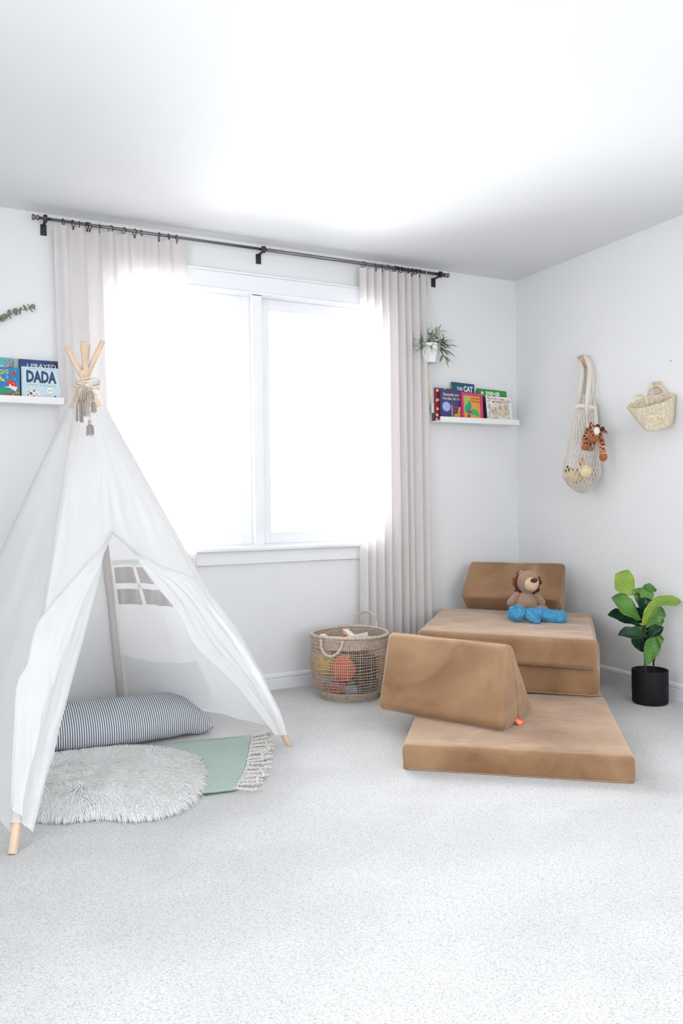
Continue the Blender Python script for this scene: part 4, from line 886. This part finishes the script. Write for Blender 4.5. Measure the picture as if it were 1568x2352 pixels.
leaf((1480, 1478), (1496, 1436), .024, 'd', vw(.1, .1, .9), .01, off=(.04, .03))
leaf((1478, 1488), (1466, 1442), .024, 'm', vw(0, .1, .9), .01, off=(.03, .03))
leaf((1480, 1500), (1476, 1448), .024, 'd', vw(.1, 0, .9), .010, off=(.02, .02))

# ------------------------------------------------------------------ hanging planter
HX = -.738; hz = on(1, RY, 984, 812)[2]; HP = np.array((HX+.02, RY-.005, hz))
hp = thing('hanging_planter', 'faceted white pot with bamboo leaves in a cord hanger on the curtain rod', 'potted plant', (HP[0], HP[1], HP[2]-.055))
b = MB(); n = 8; 
def octo(r, z, rot): return [(HP[0]+r*math.cos(2*PI*(j+rot)/n), HP[1]+r*math.sin(2*PI*(j+rot)/n), HP[2]+z) for j in range(n)]
V = octo(.044, -.058, .3)+octo(.057, .0, .3)+octo(.062, .055, .3)+octo(.058, .055, .3)+octo(.056, .03, .3)
F = [tuple(range(n-1, -1, -1))]+[(k*n+j, k*n+(j+1) % n, (k+1)*n+(j+1) % n, (k+1)*n+j) for k in range(4) for j in range(n)]
b.add(V, F); b.build('pot', M['pot_w'], hp, smooth=False, bevel=.0015)
b = MB(); b.add(octo(.0565, .034, .3), [tuple(range(n))]); b.build('soil', M['soil'], hp, smooth=False)
b = MB(); topc = np.array((HX, RY, RZ+.012)); kn = np.array((HP[0], HP[1], HP[2]-.068))
for j in range(4):
    a = 2*PI*j/4+.55; r_ = .066; rim = HP+np.array((r_*math.cos(a), r_*math.sin(a), .052)); mid_ = HP+np.array((.062*math.cos(a+.4), .062*math.sin(a+.4), -.01)); low = HP+np.array((.040*math.cos(a), .040*math.sin(a), -.058))
    b.tube([topc+(0, 0, -.02), lerp(topc, rim, .5), rim], .0014, 5); b.tube([rim, mid_, low, kn], .0016, 5); 
    mid2 = HP+np.array((.062*math.cos(a-.4), .062*math.sin(a-.4), -.01)); b.tube([rim, mid2, low], .0016, 5)
b.tube([topc+(0, .012*math.cos(t), .0+.012*math.sin(t)-.012) for t in np.linspace(0, 2*PI, 14, endpoint=False)], .002, 5, closed=True)
b.build('cord_hanger', M['cream'], hp)
b = MB(); b.tube([kn+(0, 0, .006), kn+(.001, 0, -.05)], .0045, 7)
for j in range(7):
    dx, dy = rng.uniform(-.009, .009), rng.uniform(-.006, .006); b.tube([kn+(0, 0, -.045), kn+(dx*1.6, dy, -.10), kn+(dx*1.8, dy, -.17), kn+(dx*2.2, dy, -.235+rng.uniform(0, .02))], .0036, 5)
b.build('cord_tassel', M['cream'], hp)
b = MB(); lf = MB()
def blade(p, d, L_, w, mb):
    d = np.array(d)/np.linalg.norm(d); s = np.cross(d, (0, 0, 1)); s = s/np.linalg.norm(s) if np.linalg.norm(s) > .05 else _r; s = s*.7+_r*.3-d*np.dot(_r, d)*.3
    pts = [p+d*L_*t+np.array((0, 0, -.25*L_*t*t)) for t in (0, .25, .55, .8, 1)]; ws = [.15, .85, 1, .6, .02]
    V = [q for pt, ww in zip(pts, ws) for q in (pt-s*w*ww, pt+np.array((0, 0, -w*.25*ww)), pt+s*w*ww)]
    mb.add(V, [f for i in range(4) for f in ((3*i, 3*i+1, 3*i+4, 3*i+3), (3*i+1, 3*i+2, 3*i+5, 3*i+4))])
hd = float(np.dot(HP-CAM, _f))
for (tx, ty, off, k) in ((975, 768, 0, 8), (990, 770, .02, 8), (965, 780, -.02, 8), (957, 795, -.01, 7), (952, 800, .0, 5), (1000, 778, 0, 7), (1022, 786, .0, 8), (1030, 792, -.01, 6), (1023, 806, 0, 9), (1020, 818, -.02, 5), (1006, 762, .03, 5), (972, 797, -.06, 8), (963, 803, -.05, 7), (990, 800, -.06, 6), (955, 785, -.03, 7), (1012, 790, -.04, 8), (983, 788, 0, 8), (962, 770, .02, 6), (993, 790, -.01, 6), (1010, 795, .0, 6), (1012, 803, .02, 5)):
    tip_ = dep(hd+off, tx, ty); root = HP+np.array((.01*rng.normal(), .01*rng.normal(), .036)); mid_ = lerp(root, tip_, .5)+np.array((0, 0, .02))
    path = smoothpath([root, mid_, tip_], 8); b.tube(path, .0010, 4); dirv = tip_-mid_; dirv /= np.linalg.norm(dirv)
    for q in range(k+4):
        dd = dirv*.5+_r*rng.normal(0, .7)+_u*(rng.normal(-.05, .6))+_f*rng.normal(0, .4)+(tip_-HP)/np.linalg.norm(tip_-HP)*.7
        blade(path[rng.integers(3, 9)], dd, rng.uniform(.045, .085), rng.uniform(.006, .0095), lf)
b.build('stalks', M['stem'], hp); o = lf.build('foliage', M['bamboo'], hp)

# ------------------------------------------------------------------ hooks and bags on the right wall
def hook(label, y, z):
    t = thing('wall_hook', label, 'hook', (0, y, z))
    b = MB(); w = .0165
    V = [(0, -w, -.032), (0, w, -.032), (0, w, .032), (0, -w, .032), (-.036, -w, .030), (-.036, w, .030), (-.012, w*.8, -.030), (-.012, -w*.8, -.030)]
    b.add([(a, y+c, z+d) for a, c, d in V], [(0, 1, 2, 3), (4, 5, 6, 7), (3, 2, 5, 4), (0, 7, 6, 1), (0, 3, 4, 7), (1, 6, 5, 2)])
    b.build('peg', M['pine'], t, smooth=False, bevel=.0015)
hook('wedge shaped pine wall hook holding the net bag', -.620, 1.815); hook('wedge shaped pine wall hook holding the straw bag', -1.140, 1.597)
# net bag
nb = thing('net_bag', 'cream cotton net bag of soft toys hanging from the left wall hook', 'bag', (-.10, -.69, 1.07))
bagc = [(1346, 938, .060, .026, .075), (1344, 965, .070, .034, .085), (1341, 1000, .078, .050, .10), (1337, 1035, .090, .072, .115), (1333, 1070, .104, .088, .125), (1333, 1095, .103, .088, .125), (1334, 1112, .078, .066, .115), (1336, 1126, .040, .036, .11), (1337, 1133, .008, .008, .11)]
def bagring(t):
    k = along([np.array((c[0], c[1], c[2], c[3], c[4])) for c in bagc], t); return k
def bagpt(t, a, rr=1.0):
    x, y, r1, r2, out_ = bagring(t); c = on(0, -out_, x, y); sr = np.array((_r[0], _r[1], 0)); sr /= np.linalg.norm(sr); sf = np.array((-sr[1], sr[0], 0))
    bump_ = 1+.05*math.sin(3*a+4*t)+.04*fnoise(math.cos(a)*1.5, math.sin(a)*1.5, t*3)
    p = c+sr*r1*rr*bump_*math.cos(a)+sf*r2*rr*bump_*math.sin(a); p[0] = min(p[0], -.004); return p
b = MB(); NH = 27
for sg in (1, -1):
    for k in range(NH):
        b.tube([bagpt(t, 2*PI*k/NH+sg*2.1*t+.0*t) for t in np.linspace(0, 1, 34)], .0020, 4, cap=False)
b.build('net', M['cream'], nb)
b = MB(); b.grid(lambda u, v: bagpt(0, 2*PI*u, 1.02)+np.array((0, 0, .022*(1-v)-.004+.006*math.sin(4*PI*u))), 40, 3); b.build('hem_band', M['cream'], nb, solid=.002)
hk = np.array((-.022, -.620, 1.849))
def strap(P, w, nm='strap', tw=0):
    pts = smoothpath(P, 26); b = MB()
    def fn(u, v):
        i = int(round(v*26)); q = (u-.5)*w; d = lerp(_f*.5+np.array((-.6, .2, 0)), _r, .5+.5*math.sin(v*3+tw)); d /= np.linalg.norm(d); return pts[i]+d*q
    b.grid(fn, 3, 26); return b.build(nm, M['cream'], nb, solid=.0025)
strap([hk+(-.010, .030, -.004), on(0, -.05, 1337, 850), on(0, -.07, 1332, 900), on(0, -.085, 1327, 938)], .028, tw=.3)
strap([hk+(.004, .026, -.006), on(0, -.03, 1340, 860), on(0, -.05, 1340, 905), on(0, -.075, 1336, 938)], .024, tw=1.2)
strap([hk+(-.012, -.034, -.006), on(0, -.045, 1355, 848), on(0, -.07, 1352, 885), on(0, -.10, 1347, 945), on(0, -.115, 1347, 985)], .028, tw=.8)
strap([hk+(.004, -.040, -.012), on(0, -.02, 1361, 855), on(0, -.03, 1362, 900), on(0, -.05, 1366, 945), on(0, -.06, 1369, 985)], .024, tw=1.6)
b = MB()
for k in range(2): b.tube([hk+(-.010+.012*k, -.036, -.008), hk+(-.010+.012*k, -.012, .0035), hk+(-.010+.012*k, .012, .0035), hk+(-.010+.012*k, .032, -.006)], .0045, 6, flat=.5)
b.build('strap_top', M['cream'], nb)
# soft toys in the net
M['plush_y'] = mat('cream_yellow_plush', (.80, .66, .40), .95, noise_amt=.06, nscale=60, bump=.5, bscale=160, bdist=.003)
M['plush_o'] = mat('orange_plush', (.78, .33, .12), .95, noise_amt=.06, nscale=60, bump=.5, bscale=160, bdist=.003)
M['plush_n'] = mat('near_black_plush', (.02, .016, .02), .95, noise_amt=.1, nscale=60, bump=.5, bscale=160, bdist=.003)
M['plush_b'] = mat('dark_brown_plush', (.10, .03, .02), .95, noise_amt=.2, nscale=60, bump=.5, bscale=160, bdist=.003)
def bd(x, y, o): return on(0, -o, x, y)
dk = thing('plush_duck', 'pale yellow plush duck with orange beak low inside the net bag', 'soft toy', bd(1330, 1110, .12))
b = MB(); b.ball(bd(1320, 1094, .135), (.055, .048, .042), n=20, m=14); b.build('body', M['plush_y'], dk)
b = MB(); b.ball(bd(1343, 1082, .150), (.036, .036, .038), n=20, m=14); b.build('head', M['plush_y'], dk)
b = MB(); b.ball(bd(1334, 1060, .150), (.014, .014, .024), n=14, m=10); b.build('beak', M['plush_o'], dk)
b = MB(); b.ball(bd(1312, 1080, .16), (.018, .014, .010), n=14, m=10); b.build('foot', M['plush_o'], dk)
b = MB(); b.ball(bd(1303, 1080, .115), (.022, .02, .026), n=16, m=10); tag(b.build('plush_toy', M['plush_n']), 'black plush toy poking at the left side of the net bag', 'soft toy')
# plush giraffe hanging out of the bag
def patchmat():
    m = bpy.data.materials.new('giraffe_patches'); m.use_nodes = True; N, L, b = nodes_of(m); b.inputs['Roughness'].default_value = .95
    tc = N.new('ShaderNodeTexCoord'); v = N.new('ShaderNodeTexVoronoi'); v.feature = 'DISTANCE_TO_EDGE'; v.inputs['Scale'].default_value = 46; L.new(tc.outputs['Object'], v.inputs['Vector'])
    r = N.new('ShaderNodeValToRGB'); e = r.color_ramp.elements; e[0].position = .05; e[0].color = (.75, .50, .34, 1); e[1].position = .10; e[1].color = (.22, .055, .02, 1)
    L.new(v.outputs[0], r.inputs[0]); L.new(r.outputs[0], b.inputs['Base Color']); return m
M['gir'] = patchmat(); M['girn'] = mat('russet_plush', (.42, .13, .045), .9, noise_amt=.12, nscale=60, bump=.4, bscale=200, bdist=.002)
M['girc'] = mat('cream_plush', (.85, .76, .64), .9, noise_amt=.05, nscale=60, bump=.4, bscale=200, bdist=.002)
gi = thing('plush_giraffe', 'russet patched plush giraffe hanging out of the top of the net bag', 'soft toy', bd(1362, 1010, .16))
b = MB(); b.tube(smoothpath([bd(1352, 1030, .08), bd(1356, 1000, .11), bd(1362, 985, .14)], 8), [.030, .034, .036, .035, .032, .030, .028, .026, .024], 14); b.build('body', M['gir'], gi)
b = MB(); b.tube(smoothpath([bd(1350, 985, .13), bd(1345, 1003, .155), bd(1344, 1017, .158)], 10), [.015+.001*i/10 for i in range(11)], 12); b.build('leg', M['gir'], gi)
b = MB(); b.ball(bd(1344, 1026, .158), (.022, .022, .021), n=18, m=12); b.build('hoof', M['girn'], gi)
b = MB(); b.tube(smoothpath([bd(1374, 992, .13), bd(1380, 1012, .14), bd(1383, 1030, .14), bd(1384, 1043, .14)], 12), [.0165]*13, 12); b.build('leg', M['gir'], gi)
b = MB(); b.ball(bd(1385, 1050, .14), (.022, .022, .023), n=18, m=12); b.build('hoof', M['girn'], gi)
hc = bd(1366, 992, .185)
b = MB(); b.ball(hc, (.030, .030, .032), n=20, m=14); hd_ = b.build('head', M['gir'], gi)
b = MB(); b.ball(bd(1362, 1005, .200), (.031, .030, .026), n=20, m=14); b.build('muzzle', M['girn'], hd_)
b = MB(); b.ball(bd(1370, 990, .212), (.016, .016, .023), n=16, m=12); b.build('blaze', M['girc'], hd_)
for x, y in ((1362, 990), (1377, 997)): b = MB(); b.ball(bd(x, y, .215), .0042, n=10, m=8); b.build('eye', M['plush_n'], hd_)
for x, y in ((1361, 1000),): b = MB(); b.ball(bd(x, y, .226), .0036, n=10, m=8); b.build('nostril', M['plush_n'], hd_)
for x, y in ((1372, 979), (1383, 985)): b = MB(); b.tube([bd(x-3, y+5, .19), bd(x, y, .185)], .006, 8); b.ball(bd(x, y, .185), .0125, n=12, m=8); b.build('horn', M['plush_b'], hd_)
b = MB(); b.ball(bd(1357, 977, .165), (.010, .012, .018), n=12, m=8); b.build('ear', M['gir'], hd_)
b = MB(); b.ball(bd(1389, 992, .165), (.018, .008, .010), n=12, m=8); b.build('ear', M['gir'], hd_)
# straw bag
sb = thing('straw_bag', 'small braided straw tote with round handles hanging on the right wall hook', 'bag', (-.08, -1.17, 1.45))
lt, rt_ = on(0, -.165, 1441, 933), on(0, -.02, 1547, 909)      # rim tips
fm, bm_ = on(0, -.125, 1490, 930), on(0, -.055, 1498, 909)
bl_, br2 = on(0, -.12, 1483, 984), on(0, -.035, 1541, 974)
def sbp(t, a):
    # t 0 bottom .. 1 rim, a around
    top_c = (lt+rt_)/2; ha_ = (rt_-lt)/2; hb_ = (fm-bm_)/2
    bot_c = (bl_+br2)/2+np.array((0, 0, .004)); hb2 = (br2-bl_)/2; dep_ = hb_/np.linalg.norm(hb_)*.040
    k = min(1, t/.12); kk = math.sqrt(max(0, 1-(1-k)**2)); tt_ = max(0, (t-.06)/.94)
    c = lerp(bot_c, top_c, tt_); A_ = lerp(hb2, ha_, tt_**.9)*(.25+.75*kk); B_ = lerp(dep_*1.25, hb_, tt_**1.2)*(.2+.8*kk)
    ca, sa = math.cos(a), math.sin(a); p = c+A_*math.copysign(abs(ca)**.85, ca)+B_*sa*1.0
    p = p+np.array((0, 0, -.004*(max(0, sa)*tt_**3)*(1)+(.004*max(0, -sa)*tt_**3)))
    p[2] += .0
    p[0] = min(p[0], -.004); return p
b = MB(); rows = 15; NA = 120
for k in range(rows):
    t = (k+.5)/rows
    P = [np.array(sbp(t, a))*1.0 for a in np.linspace(0, 2*PI, NA, endpoint=False)]
    rad_ = .0066+.0012*(k/rows); b.tube(P, [rad_*(1+.22*math.sin(i*2.05+k)) for i in range(NA)], 7, closed=True)
b.grid(lambda u, v: lerp(sbp(.02, 2*PI*u), (sbp(.02, 0)+sbp(.02, PI))/2, v), 30, 3)
b.build('braided_body', M['straw'], sb)
def ring_handle(c, t, up_, r, nm='handle'):
    P = [c+t*r*math.cos(a)+up_*r*math.sin(a) for a in np.linspace(-.35, PI+.35, 40)]; return rope(nm, P, .0062, sb, m=M['straw'])
ring_handle(on(0, -.175, 1469, 923), np.array(_r)*1.0, np.array((0, 0, 1.)), .034)
ring_handle(on(0, -.024, 1508, 908), np.array((.25, -.97, 0)), np.array((-.15, 0, 1.)), .047)

# ------------------------------------------------------------------ soft toys on the couch
def corduroy(name, c, c2, sc=330):
    m = bpy.data.materials.new(name); m.use_nodes = True; N, L, b = nodes_of(m); b.inputs['Roughness'].default_value = .9; b.inputs['Sheen Weight'].default_value = .3
    tc = N.new('ShaderNodeTexCoord'); wv = N.new('ShaderNodeTexWave'); wv.bands_direction = 'Z'; wv.inputs['Scale'].default_value = sc/6.28; wv.inputs['Distortion'].default_value = .6
    L.new(tc.outputs['Object'], wv.inputs['Vector']); r = N.new('ShaderNodeValToRGB'); r.color_ramp.elements[0].color = (*c, 1); r.color_ramp.elements[1].color = (*c2, 1); r.color_ramp.elements[0].position = .2; r.color_ramp.elements[1].position = .6
    L.new(wv.outputs[0], r.inputs[0]); L.new(r.outputs[0], b.inputs['Base Color']); bp_ = N.new('ShaderNodeBump'); bp_.inputs['Strength'].default_value = .6; bp_.inputs['Distance'].default_value = .002
    L.new(wv.outputs[0], bp_.inputs['Height']); L.new(bp_.outputs[0], b.inputs['Normal']); return m
M['cord'] = corduroy('beige_corduroy', (.24, .13, .085), (.50, .33, .23)); M['felt'] = mat('brown_felt', (.10, .03, .02), .95, noise_amt=.25, nscale=40, bump=.3, bscale=200)
M['felt2'] = mat('rust_felt', (.20, .06, .028), .95, noise_amt=.2, nscale=40, bump=.3, bscale=200); M['muz'] = mat('cream_felt', (.72, .55, .36), .95, noise_amt=.05, nscale=50, bump=.3, bscale=200)
LB = on(2, .388, 1208, 1416); LD = float(np.dot(LB-CAM, _f)); lion = thing('plush_lion', 'seated beige corduroy plush lion with brown felt mane on the cushion stack', 'soft toy', LB)
def ld(x, y, o=0): return dep(LD+o, x, y)
pm = LD/FPX      # metres per photograph pixel at the toy
Rv = np.array([_r, _f, _u]).T
b = MB(); b.ball(ld(1207, 1383), (27*pm, 22*pm, 27*pm), n=24, m=16, rot=Rv, fn=lambda V: V*np.array([[1, 1, 1]])*(1-.22*np.clip(V[:, 2:3], -.2, 1)*np.array([[1, 1, 0]]))); b.build('body', M['cord'], lion)
for p0, p1 in (((1190, 1362), (1170, 1388)), ((1228, 1364), (1247, 1388))):
    b = MB(); b.tube(smoothpath([ld(*p0, 0), ld((p0[0]+p1[0])/2, (p0[1]+p1[1])/2, -.01), ld(*p1, -.02)], 8)+[ld(p1[0]+(-2 if p1[0] < 1200 else 2), p1[1]+3, -.022)], [r_*pm for r_ in (6, 7.5, 8, 8.2, 8.4, 8.6, 8.8, 8.6, 7.5, 3.5)], 12); b.build('arm', M['cord'], lion)
for p0, p1 in (((1195, 1398), (1176, 1404)), ((1224, 1397), (1256, 1399))):
    b = MB(); b.tube([ld(*p0, -.01), ld((p0[0]+p1[0])/2, (p0[1]+p1[1])/2-1, -.03), ld(*p1, -.045)], [9*pm, 7.5*pm, 7*pm], 12); lg = b.build('leg', M['cord'], lion)
    b = MB(); b.ball(ld(p1[0], p1[1], -.05), (6*pm, 3*pm, 6*pm), n=12, m=8, rot=Rv); b.build('paw_pad', M['felt'], lg)
hb = MB(); hb.ball(ld(1212, 1337, -.01), (25*pm, 22*pm, 26*pm), n=24, m=16, rot=Rv); hd_ = hb.build('head', M['cord'], lion)
b = MB(); b.ball(ld(1220, 1342, -.05), (16.5*pm, 14*pm, 16.5*pm), n=20, m=14, rot=Rv); b.build('muzzle', M['muz'], hd_)
b = MB(); b.ball(ld(1226, 1333, -.078), (8.5*pm, 6*pm, 5.5*pm), n=16, m=10, rot=Rv@np.array(Matrix.Rotation(-.2, 3, 'Y'))); b.build('nose', M['felt'], hd_)
for x, y in ((1210, 1327), (1235, 1337)): b = MB(); b.ball(ld(x, y, -.048 if x < 1220 else -.03), 1.7*pm, n=10, m=8); b.build('eye', M['plush_n'], hd_)
for x, y in ((1196, 1317), (1227, 1318)): b = MB(); b.ball(ld(x, y, -.005), (6*pm, 4*pm, 8*pm), n=14, m=10, rot=Rv@np.array(Matrix.Rotation(.4 if x < 1210 else -.4, 3, 'Y'))); b.build('ear', M['cord'], hd_)
b = MB(); cpt = (1210, 1339)
for k in range(15):
    a = math.radians(-68+k*(-200/14)); a = math.radians(20-k*250/14)      # from right side under the chin to upper left
    ca, sa = math.cos(a), math.sin(a); r0, r1 = 22, 32+2.5*math.sin(k*2.3); wd = 5.0
    q = lambda r_, w_, o_: ld(cpt[0]+r_*ca-w_*sa, cpt[1]-(r_*sa+w_*ca), o_)
    V = [q(r0, -wd, .0), q(r0, wd, .0), q(r1, wd*.9, -.004), q(r1, -wd*.9, -.004)]; V += [v_+_f*.004 for v_ in V]
    b.add(V, [(0, 1, 2, 3), (7, 6, 5, 4), (0, 4, 5, 1), (1, 5, 6, 2), (2, 6, 7, 3), (3, 7, 4, 0)], 0 if k < 11 else 1)
b.tube([ld(cpt[0]+24*math.cos(a), cpt[1]-24*math.sin(a), -.004) for a in np.linspace(math.radians(25), math.radians(-235), 30)], 3.2*pm, 8, 0)
b.build('mane', [M['felt'], M['felt2']], hd_, smooth=False)
# blue fluffy soft toy lying on its back in front of the lion
def fluffy():
    m = mat('bright_blue_fleece', (.05, .42, .80), .95, col2=(.16, .62, .98), nscale=170, bump=1.0, bscale=210, bdist=.006, sheen=.5); return m
M['blue'] = fluffy()
BB = on(2, .388, 1230, 1427); BD = float(np.dot(BB-CAM, _f)); bt = thing('plush_bear', 'bright blue fleece soft toy lying on its back before the lion', 'soft toy', BB)
def bdp(x, y, o=0): return dep(BD+o, x, y)
pm = BD/FPX
def blob(P, R_, name, parent=bt, amp=.0035):
    b = MB(); pts = smoothpath(P, 22); rr = [float(np.interp(i/22, np.linspace(0, 1, len(R_)), R_)) for i in range(23)]; b.tube(pts, rr, 26, cap=True)
    V = np.vstack(b.v); V = np.array([v_+np.array(noise.noise_vector(Vector(v_*150)))*amp for v_ in V]); b.v = [V]; return b.build(name, M['blue'], parent)
def tufts(o, n, L_=.006, seed=1):
    me = o.data; g = np.random.default_rng(seed); V = np.array([v.co[:] for v in me.vertices]); N_ = np.array([v.normal[:] for v in me.vertices]); Fs = [list(p.vertices) for p in me.polygons if len(p.vertices) == 4]
    b = MB(); VV = []; FF = []
    for k in range(n):
        f = Fs[g.integers(len(Fs))]; w = g.dirichlet((1, 1, 1, 1)); p = sum(V[f[i]]*w[i] for i in range(4)); nn = sum(N_[f[i]]*w[i] for i in range(4))+g.normal(0, .45, 3); nn /= np.linalg.norm(nn)+1e-9
        s_ = np.cross(nn, g.normal(0, 1, 3)); s_ /= np.linalg.norm(s_)+1e-9; t_ = np.cross(nn, s_); r_ = .0016; l = L_*g.uniform(.6, 1.2); c_ = g.normal(0, .002, 3)
        i0 = len(VV); VV += [p+s_*r_, p-s_*r_*.5+t_*r_*.87, p-s_*r_*.5-t_*r_*.87, p+nn*l*.6+s_*r_+c_, p+nn*l*.6-s_*r_*.5+t_*r_*.87+c_, p+nn*l*.6-s_*r_*.5-t_*r_*.87+c_, p+nn*l+c_*1.6]
        FF += [(i0, i0+1, i0+4, i0+3), (i0+1, i0+2, i0+5, i0+4), (i0+2, i0, i0+3, i0+5), (i0+3, i0+4, i0+6), (i0+4, i0+5, i0+6), (i0+5, i0+3, i0+6)]
    b.add(VV, FF); q = b.build('fleece', M['blue'], o, local=True); q['kind'] = 'stuff'
blob([bdp(1198, 1409), bdp(1210, 1411), bdp(1232, 1413), bdp(1250, 1411), bdp(1256, 1411)], [6*pm, 12*pm, 14*pm, 13*pm, 9*pm], 'body')
b = MB(); b.ball(bdp(1187, 1409, -.01), (19*pm, 16*pm, 17*pm), n=34, m=24, rot=Rv); V = b.v[0]; b.v = [np.array([v_+np.array(noise.noise_vector(Vector(v_*150)))*.0035 for v_ in V])]; bh = b.build('head', M['blue'], bt)
blob([bdp(1212, 1410, -.03), bdp(1222, 1419, -.05), bdp(1232, 1426, -.06), bdp(1235, 1428, -.06)], [9*pm, 9*pm, 8.5*pm, 3*pm], 'arm')
blob([bdp(1222, 1404, .03), bdp(1240, 1403, .035), bdp(1256, 1404, .035), bdp(1259, 1404, .035)], [6*pm, 6*pm, 6*pm, 2*pm], 'arm')
blob([bdp(1248, 1413, -.02), bdp(1268, 1418, -.035), bdp(1288, 1420, -.045), bdp(1297, 1420, -.045)], [11*pm, 11*pm, 12.5*pm, 4*pm], 'leg')
blob([bdp(1250, 1409, .03), bdp(1270, 1412, .03), bdp(1291, 1415, .025), bdp(1297, 1416, .025)], [9*pm, 10*pm, 11*pm, 4*pm], 'leg')
for x, y in ((1175, 1398), (1171, 1418)): b = MB(); b.ball(bdp(x, y, -.005), (6.5*pm, 5*pm, 5*pm), n=14, m=10, rot=Rv); b.build('ear', M['blue'], bh)
for k, o in enumerate([x for x in COL.objects if x.parent == bt]): tufts(o, 1500 if o.name.startswith(('head', 'body', 'leg')) else 800, seed=k)
for x, y in ((1187, 1394), (1198, 1396)): b = MB(); b.ball(bdp(x, y, -.018), 1.8*pm, n=10, m=8); b.build('eye', M['plush_n'], bh)

# ------------------------------------------------------------------ small things
b = MB(); b.tube(smoothpath([on(2, .004, 858, 1572), on(2, .004, 868, 1566), on(2, .004, 876, 1572), on(2, .004, 886, 1580)], 14), .0035, 6); tag(b.build('power_cable', cm('8E9094')), 'thin grey cable on the carpet between the toy basket and tan bolster', 'cable')
b = MB(); q = on(0, 0, 1541, 829); b.tube([q, q+np.array((-.006, 0, 0))], .0018, 8); tag(b.build('nail', M['iron']), 'tiny dark nail in the right wall above the straw bag', 'nail')
